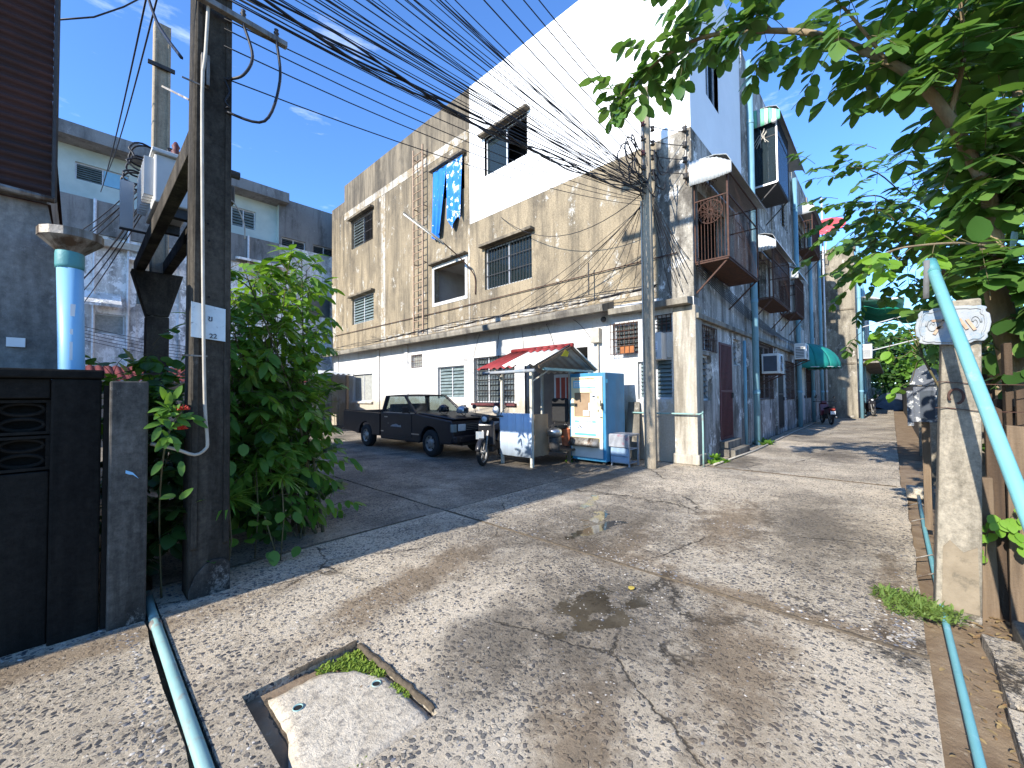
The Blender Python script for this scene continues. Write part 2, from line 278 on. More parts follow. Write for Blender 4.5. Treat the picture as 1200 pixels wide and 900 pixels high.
# ------------------------------------------------------------------ ground and paving
def ground_mat(name, old, olds=((.86, .86, .86), (.40, .40, .40))):
    m, nt, b, v = newmat(name)
    L = nt.links.new
    cem = mix(nt, ramp(nt, noise(nt, v, .8, 8, .65), .35, .68), (.66, .54, .38), (.50, .405, .28))
    cem = mix(nt, ramp(nt, noise(nt, v, 22, 7, .85), .35, .68, (0, 0, 0), (.6, .6, .6)), cem, (.74, .64, .49))
    cem = mix(nt, ramp(nt, noise(nt, v, 48, 6, .85), .52, .64, (0, 0, 0), (.75, .75, .75)), cem, (.15, .12, .088))
    wv = nd(nt, 'Mix', data_type='VECTOR'); wn_ = nd(nt, 'TexNoise', Scale=16.0, Detail=4); L(v, wn_.inputs['Vector']); wv.inputs['Factor'].default_value = .045
    L(v, wv.inputs['A']); L(wn_.outputs['Color'], wv.inputs['B'])
    expo = noise(nt, v, .8, 6, .72); col = cem; hsum = None
    for scl, lo_, hi_, a_, b_ in ((82.0, .30, .44, .20, .55), (38.0, .38, .50, .22, .70)):
        vo = nd(nt, 'TexVoronoi', Scale=scl, Randomness=1.0); L(wv.outputs['Result'], vo.inputs['Vector'])
        edge = ramp(nt, vo.outputs['Distance'], lo_, hi_, (1, 1, 1), (0, 0, 0))
        sep = nd(nt, 'SeparateColor'); L(vo.outputs['Color'], sep.inputs[0])
        peb = nd(nt, 'ValToRGB'); e = peb.color_ramp.elements; e[0].position = 0; e[0].color = (.05, .053, .06, 1); e[1].position = 1; e[1].color = (.76, .67, .53, 1)
        for p, c in ((.25, (.11, .11, .118)), (.45, (.21, .19, .165)), (.65, (.38, .315, .235)), (.85, (.58, .485, .36))): q = e.new(p); q.color = c4(c)
        L(sep.outputs[0], peb.inputs[0])
        keep = nd(nt, 'Math', operation='GREATER_THAN'); L(sep.outputs[1], keep.inputs[0]); L(ramp(nt, expo, .36, .60, (b_, b_, b_), (a_-.18, a_-.18, a_-.18)), keep.inputs[1])
        pm = nd(nt, 'Math', operation='MULTIPLY'); L(edge, pm.inputs[0]); L(keep.outputs[0], pm.inputs[1])
        col = mix(nt, pm.outputs[0], col, peb.outputs[0])
    # black algae film and soil stains
    col = mix(nt, ramp(nt, noise(nt, v, .42, 10, .74), .48, .66, (0, 0, 0), (.58, .58, .58)), col, (.10, .085, .065))
    col = mix(nt, ramp(nt, noise(nt, v, 1.4, 10, .8), .53, .66, (0, 0, 0), (.52, .52, .52)), col, (.12, .095, .068))
    if old: col = mix(nt, ramp(nt, noise(nt, v, .9, 8, .7), .34, .62, *olds), col, (.078, .07, .06))  # algae film on the lane; on the house-side slabs also painted shade
    # broad pale wear and hairline cracks
    col = mix(nt, ramp(nt, noise(nt, v, .62, 9, .7), .50, .66, (0, 0, 0), (.45, .45, .45)), col, (.62, .55, .44))
    vc = nd(nt, 'TexVoronoi', feature='DISTANCE_TO_EDGE', Scale=.55); wc = nd(nt, 'Mix', data_type='VECTOR'); wcn = nd(nt, 'TexNoise', Scale=2.2, Detail=8, Roughness=.7); L(v, wcn.inputs['Vector']); wc.inputs['Factor'].default_value = .22; L(v, wc.inputs['A']); L(wcn.outputs['Color'], wc.inputs['B']); L(wc.outputs['Result'], vc.inputs['Vector'])
    ck = nd(nt, 'Math', operation='MULTIPLY'); L(ramp(nt, vc.outputs['Distance'], .0008, .0042, (1, 1, 1), (0, 0, 0)), ck.inputs[0]); L(ramp(nt, noise(nt, v, .7, 3), .50, .56), ck.inputs[1])
    col = mix(nt, ck.outputs[0], col, (.05, .042, .032))
    # damp puddles and brown silt patches with shapes of their own
    sp = nd(nt, 'SeparateXYZ'); L(v, sp.inputs[0]); wob = noise(nt, v, 4.6, 9, .68); wob2 = noise(nt, v, 1.1, 7, .7)
    def blobs(lst, soft, amp):
        acc = None
        for q in lst:
            mp_ = nd(nt, 'Mapping', vector_type='TEXTURE'); mp_.inputs['Location'].default_value = (q[0], q[1], 0); mp_.inputs['Rotation'].default_value = (0, 0, q[4]); mp_.inputs['Scale'].default_value = (q[2], q[3], 1)
            L(v, mp_.inputs[0]); ln = nd(nt, 'VectorMath', operation='LENGTH'); L(mp_.outputs[0], ln.inputs[0])
            if acc is None: acc = ln.outputs['Value']
            else:
                mn = nd(nt, 'Math', operation='MINIMUM'); L(acc, mn.inputs[0]); L(ln.outputs['Value'], mn.inputs[1]); acc = mn.outputs[0]
        a = nd(nt, 'Math', operation='MULTIPLY_ADD'); L(wob, a.inputs[0]); a.inputs[1].default_value = amp; L(acc, a.inputs[2])
        sc = nd(nt, 'Math', operation='MULTIPLY'); L(a.outputs[0], sc.inputs[0]); ks = 1/(2.2+amp); sc.inputs[1].default_value = ks
        c = (1+amp*.5)*ks; soft = soft*ks*2.5
        return ramp(nt, sc.outputs[0], c-soft, c+soft, (1, 1, 1), (0, 0, 0))
    wet = blobs([(-6.28, -1.36, .24, .17, .2), (-6.42, -1.58, .30, .07, -.5), (-6.0, -1.62, .12, .08, 0), (-4.85, -.55, .40, .10, -.15), (-4.5, -.35, .30, .10, .2), (-3.9, .1, .35, .07, .3)], .05, 4.0)
    damp = blobs([(-6.35, -1.5, .75, .60, .2), (-7.0, -1.2, .5, .3, .3), (-4.6, -.45, 1.5, .75, -.1), (-3.2, -2.3, 1.4, .5, .1), (-2.6, .9, 1.5, .6, .2), (-2.0, 2.6, 1.7, 2.0, 0), (1.0, -.55, .9, .35, 0), (3.5, -1.9, 1.3, .5, .1)], .22, 2.6)
    silt = blobs([(-7.1, -.15, .6, .2, .3), (-6.5, -.05, .6, .22, .2), (-6.2, -2.3, .7, .25, .2), (-7.4, -2.0, .5, .2, .4), (-3.6, -1.6, .9, .3, .1), (-4.9, -1.0, .6, .18, .2), (-5.35, -.9, .2, .6, .1), (-5.45, -2.2, .12, .9, 0), (-8.9, .55, 1.2, .15, 0), (-4.6, -2.95, .7, .10, 0)], .2, 3.5)
    sl = nd(nt, 'Math', operation='MULTIPLY'); L(silt, sl.inputs[0]); sl.inputs[1].default_value = .8
    col = mix(nt, sl.outputs[0], col, (.22, .155, .09))
    dm = nd(nt, 'Math', operation='MULTIPLY'); L(damp, dm.inputs[0]); dm.inputs[1].default_value = .72
    col = mix(nt, dm.outputs[0], col, (.085, .068, .048))
    wm = nd(nt, 'Math', operation='MULTIPLY'); L(wet, wm.inputs[0]); wm.inputs[1].default_value = .85
    col = mix(nt, wm.outputs[0], col, (.035, .028, .018))
    L(col, b.inputs['Base Color'])
    L(ramp(nt, wet, 0, 1, (.86, .86, .86), (.06, .06, .06)), b.inputs['Roughness']); b.inputs['Specular IOR Level'].default_value = .35
    bs = nd(nt, 'Math', operation='SUBTRACT'); bs.inputs[0].default_value = 1.0; L(wet, bs.inputs[1]); bs.use_clamp = True
    hk = nd(nt, 'Math', operation='MULTIPLY_ADD'); L(ck.outputs[0], hk.inputs[0]); hk.inputs[1].default_value = -1.5; L(noise(nt, v, 30, 8, .8), hk.inputs[2])
    hb = nd(nt, 'Math', operation='MULTIPLY_ADD'); L(pm.outputs[0], hb.inputs[0]); hb.inputs[1].default_value = .7; L(hk.outputs[0], hb.inputs[2])
    bp = nd(nt, 'Bump', Distance=.026); L(bs.outputs[0], bp.inputs['Strength']); L(hb.outputs[0], bp.inputs['Height']); L(bp.outputs[0], b.inputs['Normal'])
    return m
M['aggr'] = ground_mat('exposed_aggregate_concrete', False)
M['aggr_lane'] = ground_mat('algae_darkened_lane_concrete', True, ((.0, .0, .0), (.55, .55, .55)))
M['aggr_shade'] = ground_mat('shade_darkened_old_aggregate', True)  # darker gravel tone that also carries the shade on these slabs
M['lid'] = mat('pale_cement_lid', (.60, .52, .395), (.43, .365, .27), 14, .9, 1.0, 38, spots=((.24, .21, .17), .52, .64, 30))
M['dirt'] = mat('brown_soil', (.17, .115, .07), (.26, .19, .12), 5, .95, .8, 30, spots=((.34, .28, .20), .60, .70, 20))

def sheet(mb, fn, a0, a1, b0, b1, holes, depth):
    """front face on (a,b) with rectangular holes and reveals of the given depth; fn(a,b,o) -> point, o = outward"""
    A = sorted({a0, a1, *[x for h in holes for x in h[:2]]}); B = sorted({b0, b1, *[x for h in holes for x in h[2:4]]})
    A = [x for x in A if a0 <= x <= a1]; B = [x for x in B if b0 <= x <= b1]
    for i in range(len(A)-1):
        for j in range(len(B)-1):
            ca, cb = (A[i]+A[i+1])/2, (B[j]+B[j+1])/2
            if any(h[0] < ca < h[1] and h[2] < cb < h[3] for h in holes): continue
            mb.add([fn(A[i], B[j], 0), fn(A[i+1], B[j], 0), fn(A[i+1], B[j+1], 0), fn(A[i], B[j+1], 0)], [(0, 1, 2, 3)])
    for h in holes:
        c = [(h[0], h[2]), (h[1], h[2]), (h[1], h[3]), (h[0], h[3])]
        for k in range(4):
            p, q = c[k], c[(k+1) % 4]
            mb.add([fn(*p, 0), fn(*q, 0), fn(*q, -depth), fn(*p, -depth)], [(0, 1, 2, 3)])
    return mb

gs = MB().grid(lambda u, t: (lerp(-150, 250, u), lerp(-200, 200, t), -.09), 8, 8).build('ground', M['dirt'])
tag(gs, kind='structure')
pav = bpy.data.objects.new('pavement', None); COL.objects.link(pav); tag(pav, kind='structure'); WL[pav.name] = Vector((0, 0, 0))
PIT = (-8.2, -7.6, -1.38, -.57)
def slab(x0, x1, y0, y1, holes=()):
    mb = MB(); n = lambda a, b, o: (a, b, o)
    nx, ny = max(1, int((x1-x0)/.25)), max(1, int((y1-y0)/.25))
    # rim with slightly broken edges
    if not holes and (x1-x0)*(y1-y0) < 40:
        rr = random.Random(int(x0*97+y0*31))
        def top(u, t):
            e = 0 if min(u, 1-u, t, 1-t) > 1e-6 else 1
            return (lerp(x0, x1, u)+(rr.uniform(-.012, .012) if u in (0, 1) else 0), lerp(y0, y1, t)+(rr.uniform(-.012, .012) if t in (0, 1) else 0), rr.uniform(-.002, .002) if not e else -.004)
        mb.grid(top, nx, ny)
        rim = [i*(ny+1) for i in range(nx+1)] + [nx*(ny+1)+j for j in range(1, ny+1)] + [i*(ny+1)+ny for i in range(nx-1, -1, -1)] + [j for j in range(ny-1, 0, -1)]
        base = len(mb.v)
        for i in rim: x, y, z = mb.v[i]; mb.v.append((x, y, -.12))
        for k in range(len(rim)): k2 = (k+1) % len(rim); mb.f.append((rim[k], base+k, base+k2, rim[k2]))
    else:
        sheet(mb, n, x0, x1, y0, y1, list(holes), .12)
        for p, q in (((x0, y0), (x1, y0)), ((x1, y0), (x1, y1)), ((x1, y1), (x0, y1)), ((x0, y1), (x0, y0))):
            mb.add([(*p, 0), (*q, 0), (*q, -.12), (*p, -.12)], [(3, 2, 1, 0)])
    return mb.build('slab', M['aggr_shade' if y0 > 1.2 else 'aggr_lane' if x0 > 5.9 else 'aggr'], pav)
slab(-8.368, -5.515, -3.10, 1.28, [PIT])
# loose and half-bedded aggregate stones in the near slabs
q = random.Random(77); V = []; F = []
O8 = [(1, 0, 0), (.5, .8, 0), (-.5, .85, 0), (-1, 0, 0), (-.45, -.8, 0), (.55, -.8, 0), (.3, .2, .8), (-.35, .0, .7), (.1, -.35, .75)]
FO = [(0, 1, 6), (1, 2, 6), (2, 7, 6), (2, 3, 7), (3, 4, 7), (4, 8, 7), (4, 5, 8), (5, 0, 8), (0, 6, 8), (6, 7, 8)]
nst = 0
while nst < 15000:
    x, y = q.uniform(-9.3, -3.6), q.uniform(-3.05, 1.2); dens = .5+.5*math.sin(x*2.3+1.7*math.sin(y*1.9))*math.cos(y*2.1+math.sin(x*3.1))
    if q.random() > dens**1.4+.04 or -8.5 < x < -8.33 or abs(x+5.5) < .03 or (PIT[0]-.02 < x < PIT[1]+.02 and PIT[2]-.02 < y < PIT[3]+.02) or (x < -8.47 and y > .8): continue
    r_ = q.uniform(.005, .015)*(1.25 if q.random() < .1 else 1); a = q.uniform(0, 6.28); ca, sa = math.cos(a)*r_, math.sin(a)*r_; asp = q.uniform(.55, .95); b_ = len(V); h_ = r_*q.uniform(.15, .5)
    V += [(x+ca*vx_-sa*vy_*asp, y+sa*vx_+ca*vy_*asp, -.003+vz_*h_) for vx_, vy_, vz_ in O8]; F += [tuple(i+b_ for i in f) for f in FO]; nst += 1
def stonemat():
    m, nt, b, v = newmat('aggregate_stone'); g = nd(nt, 'NewGeometry'); r = nd(nt, 'ValToRGB'); e = r.color_ramp.elements; e[0].color = (.06, .063, .072, 1); e[1].color = (.62, .57, .49, 1)
    for p, c in ((.35, (.14, .14, .15)), (.6, (.27, .25, .22)), (.85, (.44, .39, .32))): k = e.new(p); k.color = c4(c)
    nt.links.new(g.outputs['Random Per Island'], r.inputs[0]); nt.links.new(r.outputs[0], b.inputs['Base Color']); b.inputs['Roughness'].default_value = .75; return m
sm = MB(); sm.v = V; sm.f = F; sm = sm.build('aggregate_stones', stonemat(), pav, True); sm['kind'] = 'stuff'
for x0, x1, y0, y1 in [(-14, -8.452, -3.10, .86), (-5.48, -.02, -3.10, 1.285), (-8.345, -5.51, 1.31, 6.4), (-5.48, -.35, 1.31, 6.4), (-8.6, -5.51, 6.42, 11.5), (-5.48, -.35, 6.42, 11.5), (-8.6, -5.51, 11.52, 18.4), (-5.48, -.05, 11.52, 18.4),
                       (0, 6, -3.05, -.02), (6.02, 12, -3.05, -.02), (12.02, 18, -3.05, -.02), (18.02, 26, -3.05, -.02), (26.02, 48, -3.05, -.02),
                       (-8.9, -5.75, -3.78, -3.34), (-5.70, -4.95, -3.66, -3.36)]:
    slab(x0, x1, y0, y1)
# house-side strip and apron along the facade
ap = MB().box(-.34, 0, 1.3, 17.7, -.1, .05).build('footing', M['ledge'], pav, bevel=.01)
def soil_strip(p, q, w0, w1, z, seed):
    r_ = random.Random(seed); p, q = Vector(p), Vector(q); n = max(4, int((q-p).length/.035)); d = (q-p).normalized(); sd_ = Vector((-d.y, d.x, 0)); mb = MB(); ph = r_.uniform(0, 9)
    ws = [(lerp(w0, w1, r_.random()**1.6), lerp(w0, w1, r_.random()**1.6), .5+.5*math.sin(i*.11+ph)) for i in range(n+1)]
    def f(u, t):
        i = int(round(u*n)); a, b, k = ws[i]; off = lerp(-a*(.4+.8*k), b*(.4+.8*k), t); c = p.lerp(q, u)+sd_*off
        return (c.x, c.y, z+(.008*math.sin(t*math.pi)*(.4+r_.random()) if 0 < t < 1 else -.012))
    return mb.grid(f, n, 6).build('joint_soil', M['soil'], pav, True)
soil_strip((-5.497, 1.25, 0), (-5.497, -3.1, 0), .012, .03, .001, 1); soil_strip((-5.8, 1.295, 0), (-8.3, 1.295, 0), .015, .03, .002, 2); soil_strip((-.01, -3.0, 0), (-.01, 0, 0), .012, .03, .002, 3)
soil_strip((-8.41, .86, 0), (-8.41, -3.2, 0), .042, .055, -.022, 4); soil_strip((-7.98, -.565, 0), (-7.6, -.565, 0), .012, .03, .001, 5); soil_strip((-7.595, -.6, 0), (-7.595, -1.35, 0), .01, .025, .002, 6); soil_strip((-7.9, -.64, 0), (-8.15, -.64, 0), .04, .07, -.055, 7)
soil_strip((-8.1, -1.36, 0), (-8.1, -.62, 0), .06, .10, -.045, 8)
# recessed pit with pale cement lid, two pipe sockets and moss
pt = MB().add([(PIT[0]-.1, PIT[2]-.1, -.042), (PIT[1]+.1, PIT[2]-.1, -.042), (PIT[1]+.1, PIT[3]+.1, -.042), (PIT[0]-.1, PIT[3]+.1, -.042)], [(0, 1, 2, 3)]).build('pit_floor', M['dirt'], pav)
lid = thing('drain_cover', 'pale cement drain cover with two blue pipe sockets sunk in the paving', 'drain cover', (-7.88, -1.02, -.05))
lx0, lx1, ly0, ly1 = -8.11, -7.615, -1.37, -.66
holes = [(-8.055, -7.995, -.865, -.805), (-7.70, -7.65, -1.0, -.95)]
mb = MB()
def lid_top(u, t):
    x, y = lerp(lx0, lx1, u), lerp(ly0, ly1, t); cut = max(0, (u-.55)*(t-.6)*2.2); e = .0 if 0 < u < 1 and 0 < t < 1 else .012
    return (x-cut*.25+R.uniform(-.004, .004), y-cut*.3+R.uniform(-.004, .004), -.012-e+R.uniform(-.002, .002))
mb.grid(lid_top, 12, 16); n0 = len(mb.v); rim = [i*17 for i in range(13)]+[12*17+j for j in range(1, 17)]+[i*17+16 for i in range(11, -1, -1)]+[j for j in range(15, 0, -1)]
for i in rim: x, y, z = mb.v[i]; mb.v.append((x, y, -.15))
for k in range(len(rim)): k2 = (k+1) % len(rim); mb.f.append((rim[k], n0+k, n0+k2, rim[k2]))
mb.build('cover_slab', M['lid'], lid, True, world=True)
for hx, hy in ((-8.03, -.84), (-7.69, -.97)):
    MB().lathe((hx, hy, -.034), [(.0001, .0215), (.019, .0216), (.0195, .024), (.0235, .0275), (.0245, .018)], 16, cap=False).build('pipe_socket', M['bluepipe'], lid, True, world=True)
    MB().lathe((hx, hy, -.034), [(.0001, .0225), (.0185, .0226)], 16, cap=False).build('socket_hole', M['dark'], lid, world=True)

# ------------------------------------------------------------------ plane helpers for facades
def FPL(a, b, o): return (-o, a, b)          # tan facade, X = 0, a = Y
def LPL(a, b, o): return (a, -o, b)          # lane facade, Y = 0, a = X
def BPL(a, b, o): return (a, 18.5-o, b)      # building behind the shrub
def EPL(a, b, o): return (20.5-o, a, b)      # end wall of the building further down the lane
def pbox(mb, pl, a0, a1, b0, b1, o0, o1):
    p, q = pl(a0, b0, o0), pl(a1, b1, o1); return mb.box(p[0], q[0], p[1], q[1], p[2], q[2])
def niche(root, pl, h, depth, mt, name='room'):
    mb = MB(); a0, a1, b0, b1 = h[:4]; e = .12
    a0 -= e; a1 += e; b0 -= e; b1 += e; d0 = -.2; d1 = -depth
    P = lambda a, b, o: pl(a, b, o)
    mb.add([P(a0, b0, d1), P(a1, b0, d1), P(a1, b1, d1), P(a0, b1, d1)], [(0, 1, 2, 3)])
    c = [(a0, b0), (a1, b0), (a1, b1), (a0, b1)]
    for k in range(4): p, q = c[k], c[(k+1) % 4]; mb.add([P(*p, d0), P(*q, d0), P(*q, d1), P(*p, d1)], [(0, 1, 2, 3)])
    return mb.build(name, mt, root, world=True)
def window(root, pl, h, kind='slide', fr=None, rows=8, lintel=False, sill=False, open_half=None, grille=None, depth=1.0, cols=2, slatm=None, room=None, panem=None):
    a0, a1, b0, b1 = h[:4]; fr = fr or M['alu']; o0, o1 = -.14, -.09; t = .045
    niche(root, pl, h, depth, room or M['dark'])
    mb = MB()
    pbox(mb, pl, a0, a1, b0, b0+t, o0, o1); pbox(mb, pl, a0, a1, b1-t, b1, o0, o1)
    pbox(mb, pl, a0, a0+t, b0+t, b1-t, o0, o1); pbox(mb, pl, a1-t, a1, b0+t, b1-t, o0, o1)
    wd = (a1-a0)/cols
    for k in range(1, cols): c = a0+k*wd; pbox(mb, pl, c-t/2, c+t/2, b0+t, b1-t, o0, o1)
    wo = mb.build('window', fr, root, world=True)
    for k in range(cols):
        x0, x1 = a0+k*wd+t*.7, a0+(k+1)*wd-t*.7
        if open_half is not None and k == open_half: continue
        if kind == 'louvre':
            ml = MB(); n = rows
            for i in range(n):
                z = lerp(b0+t, b1-t, (i+.5)/n); hgt = (b1-b0)/n*.95
                p = [pl(x0, z-hgt*.42, -.08), pl(x1, z-hgt*.42, -.08), pl(x1, z+hgt*.42, -.15), pl(x0, z+hgt*.42, -.15)]
                ml.add(p, [(0, 1, 2, 3)])
            ml.build('louvre_blades', slatm or M['louvre'], wo, world=True, solid=.006)
        else:
            ml = MB(); pbox(ml, pl, x0, x1, b0+t, b1-t, -.118, -.112); ml.build('pane', panem or M['glass'], wo, world=True)
    if lintel:
        ml = MB(); pbox(ml, pl, a0-.12, a1+.12, b1+.015, b1+.10, -.05, .20); ml.build('lintel', M['parapet'], root, world=True, bevel=.01)
    if sill:
        ml = MB(); pbox(ml, pl, a0-.08, a1+.08, b0-.09, b0-.012, -.05, .10); ml.build('sill', sill, root, world=True, bevel=.008)
    if grille:
        ml = MB(); o = .03 if grille != 'in' else -.06; gm = M['iron'] if grille in ('in', 'iron') else M['rust']
        n = max(4, int((a1-a0)/.12))
        for i in range(n+1): x = lerp(a0+.02, a1-.02, i/n); pbox(ml, pl, x-.007, x+.007, b0, b1, o-.007, o+.007)
        m_ = max(2, int((b1-b0)/.35))
        for i in range(m_+1): z = lerp(b0+.01, b1-.01, i/m_); pbox(ml, pl, a0, a1, z-.008, z+.008, o-.009, o+.005)
        ml.build('window_grille', gm, wo, world=True)
    return wo

# ------------------------------------------------------------------ the tan apartment building at the corner
YE, RF = 17.7, 11.72
bld = thing('apartment_building', 'three storey tan and white walk-up block with stained walls at the lane corner', 'building', (0, 0, 0))
up = {'W1': (13.51, 15.5, 8.40, 9.72), 'W2': (13.44, 15.45, 4.80, 6.04), 'W3': (7.32, 9.0, 8.42, 9.56), 'W4': (7.31, 9.02, 4.80, 6.03), 'W5': (4.53, 6.33, 8.43, 9.66), 'W6': (4.41, 6.36, 4.80, 6.12)}
mb = sheet(MB(), FPL, 0, YE, 3.6, 10.35, list(up.values()), .2)
mb.build('upper_wall', M['tan'], bld)
mb = sheet(MB(), FPL, 0, 16.3, 10.35, RF, [], .2); mb.add([FPL(0, RF, 0), FPL(16.3, RF, 0), FPL(16.3, RF, -.2), FPL(0, RF, -.2), FPL(16.3, 10.35, 0), FPL(16.3, 10.35, -.2), FPL(0, 10.35, -.2)], [(0, 1, 2, 3), (1, 4, 5, 2), (3, 2, 5, 6)])
mb.build('parapet', M['parapet'], bld)
mb = sheet(MB(), FPL, 16.3, YE, 10.353, 10.95, [], .2); mb.add([FPL(16.3, 10.95, 0), FPL(YE, 10.95, 0), FPL(YE, 10.95, -6), FPL(16.3, 10.95, -6)], [(0, 1, 2, 3)]).build('parapet', M['parapet'], bld)
# solid bulk of the block: left end, roof deck, back
MB().add([(0, YE, 0), (14, YE, 0), (14, YE, 10.95), (0, YE, 10.95)], [(0, 1, 2, 3)]).build('end_wall', M['parapet'], bld)
MB().add([(.2, 0, 10.9), (21, 0, 10.9), (21, YE, 10.9), (.2, YE, 10.9), (21, 0, 0), (21, YE, 0)], [(0, 1, 2, 3), (1, 4, 5, 2)]).build('roof', M['ledge'], bld)
# fresh white repaint around the corner of the top floor
wp = MB(); sheet(wp, lambda a, b, o: FPL(a, b, o+.005), -.005, 7.05, 7.12, RF+.003, [up['W5']], .1)
sheet(wp, lambda a, b, o: LPL(a, b, o+.005), -.005, 4.35, 7.12, RF+.003, [(1.05, 2.0, 8.4, 9.9)], .1)
wp.build('white_repaint', M['white'], bld)
window(bld, FPL, up['W1'], 'louvre', lintel=True, open_half=0, grille='iron', rows=9)
window(bld, FPL, up['W2'], 'louvre', lintel=True, rows=9)
window(bld, FPL, up['W3'], 'slide', lintel=True, open_half=0, room=M['dark'])
niche(bld, FPL, up['W4'], 2.6, M['interior'])
fr4 = MB()
for q in ((7.19, 7.31, 4.68, 6.15), (9.02, 9.14, 4.68, 6.15), (7.31, 9.02, 6.03, 6.15), (7.31, 9.02, 4.68, 4.80)): pbox(fr4, FPL, *q, -.03, .018)
fr4.build('plaster_surround', M['gfwhite'], bld, bevel=.006)
MB().box(-.2, .05, 7.15, 9.18, 6.165, 6.22).build('lintel', M['parapet'], bld, bevel=.01)
window(bld, FPL, up['W5'], 'slide', lintel=True, open_half=0, panem=M['bluglass'])
window(bld, FPL, up['W6'], 'slide', lintel=True, grille='in', panem=M['glass'], rows=8)
# crooked patch repairs: plaster bands at floor levels and column lines, slightly proud
for a0, a1, b0, b1, mt_ in ((12.45, 12.78, 3.74, 10.0, 'peel'), (7.06, 7.14, 3.74, 7.1, 'peel'), (7.14, 16.3, 10.02, 10.34, 'peel'), (.78, 7.05, 3.74, 3.92, 'peel'), (7.15, 12.45, 3.74, 3.95, 'peel'), (17.2, YE, 3.74, 7.0, 'peel')):
    m_ = MB(); pbox(m_, FPL, a0, a1, b0, b1, -.01, .010); m_.build('plaster_band', M[mt_], bld, bevel=.004)
m_ = MB(); m_.box(-.012, .3, -.012, .74, 3.53, 7.10); m_.build('upper_corner_pier', M['cornerst'], bld, bevel=.01)
# ledge between ground and first floor
led = MB(); pf = [(0, 3.48), (.52, 3.40), (.55, 3.50), (.55, 3.56), (0, 3.72)]
led.prism(pf, lambda a, b, o: (-a, o, b), 1.85, YE); led.build('ledge', M['ledge'], bld, bevel=.008)
led = MB(); led.prism([(0, 3.34), (.30, 3.34), (.32, 3.47), (0, 3.52)], lambda a, b, o: (-a, o, b), .02, 1.84); led.build('ledge', M['ledge'], bld, bevel=.008)
# ground floor of the tan facade
gf = {'g1': (13.55, 15.40, 1.24, 2.46), 'vent': (9.8, 10.5, 2.55, 3.03), 'louv': (7.40, 8.84, 1.37, 2.48), 'gril': (5.12, 6.88, 1.24, 2.68), 'door': (2.58, 4.7, .05, 2.68), 'rg': (1.24, 1.88, 2.42, 3.15), 'lv2': (1.02, 1.27, 1.36, 2.22), 'lv3': (.48, .88, 1.36, 2.27), 'gr3': (.46, .88, 2.82, 3.22)}
sheet(MB(), FPL, 0, YE, 0, 3.6, list(gf.values()), .2).build('ground_floor_wall', M['gfwhite'], bld)
window(bld, FPL, gf['g1'], 'slide', panem=M['frost'], sill=M['gfwhite'], depth=.5)
window(bld, FPL, gf['vent'], 'slide', grille='rust', cols=1, panem=M['frost'], depth=.5)
window(bld, FPL, gf['louv'], 'louvre', rows=9, slatm=M['louvre'], depth=.6)
window(bld, FPL, gf['gril'], 'louvre', rows=8, grille='iron', slatm=M['louvre_d'], sill=M['redgate'], depth=.6, cols=3)
niche(bld, FPL, gf['door'], 3.2, M['interior'], 'doorway_room')
dj = MB()
for q in ((2.50, 2.58, .05, 2.76), (4.7, 4.78, .05, 2.76), (2.58, 4.7, 2.68, 2.76)): pbox(dj, FPL, *q, -.05, .03)
dj.build('door_frame', M['gfwhite'], bld)
window(bld, FPL, gf['rg'], 'louvre', rows=6, grille='rust', cols=1, slatm=M['louvre_d'], depth=.5)
window(bld, FPL, gf['lv2'], 'louvre', rows=9, cols=1, depth=.5)
window(bld, FPL, gf['lv3'], 'louvre', rows=9, cols=1, depth=.5)
window(bld, FPL, gf['gr3'], 'louvre', rows=4, cols=1, grille='rust', slatm=M['louvre_d'], depth=.5)
for y, w_ in ((10.72, .22), (12.9, .2), (16.9, .2)):
    m_ = MB(); pbox(m_, FPL, y, y+w_, .05, 3.45, -.02, .05); m_.build('pier', M['gfwhite'], bld, bevel=.01)
# corner pilaster, stained
m_ = MB(); m_.box(-.07, .34, -.05, .42, 0, 3.33); m_.build('corner_pilaster', M['pilaster'], bld, bevel=.015)
m_ = MB(); m_.box(-.11, .38, -.09, .46, 0, .22); m_.build('pilaster_base', M['pilaster'], bld, bevel=.03)

# ---- lane side
lane_gf = {'gw': (.42, 1.40, 2.42, 2.98), 'lv': (.42, 1.06, 1.32, 2.33), 'door': (1.62, 2.62, .36, 2.70), 'vent': (2.85, 3.5, 2.2, 2.9), 'acw': (5.25, 7.55, 1.26, 3.02), 'd2': (8.3, 9.3, .18, 2.66), 'w3': (9.8, 11.6, 1.2, 2.7), 'd3': (13.4, 14.3, .2, 2.6), 'w4': (14.9, 16.4, 1.2, 2.7), 'd4': (17.2, 18.2, .2, 2.6)}
lane_up = [(.35, 2.3, 4.35, 5.9), (1.05, 2.0, 8.4, 9.9), (4.7, 6.9, 4.3, 5.8), (5.5, 7.6, 7.9, 9.5), (9.2, 10.8, 4.5, 5.8), (9.6, 11.2, 8.0, 9.3), (13.2, 15.6, 7.9, 9.2), (13.4, 15.0, 4.4, 5.8), (17.0, 18.6, 4.4, 5.8), (17.2, 18.8, 8, 9.2)]
sheet(MB(), LPL, 0, 20.5, 0, 3.1, list(lane_gf.values()), .2).build('lane_ground_wall', M['lane'], bld)
sheet(MB(), LPL, 0, 20.5, 3.1, RF-.25, lane_up, .2).build('lane_upper_wall', M['lane'], bld)
m_ = MB(); m_.box(-.02, 20.4, -.10, -.001, 3.05, 3.16); m_.build('string_course', M['ledge'], bld, bevel=.012)
for k, x in enumerate((4.15, 8.0, 12.2, 16.6)):
    m_ = MB(); m_.box(x-.11, x+.11, -.06, .02, .02, 3.04); m_.build('pier', M['lane'], bld, bevel=.01)
    m_ = MB(); m_.box(x-.11, x+.11, -.06, .02, 3.17, RF-.3); m_.build('pier', M['lane'], bld, bevel=.01)
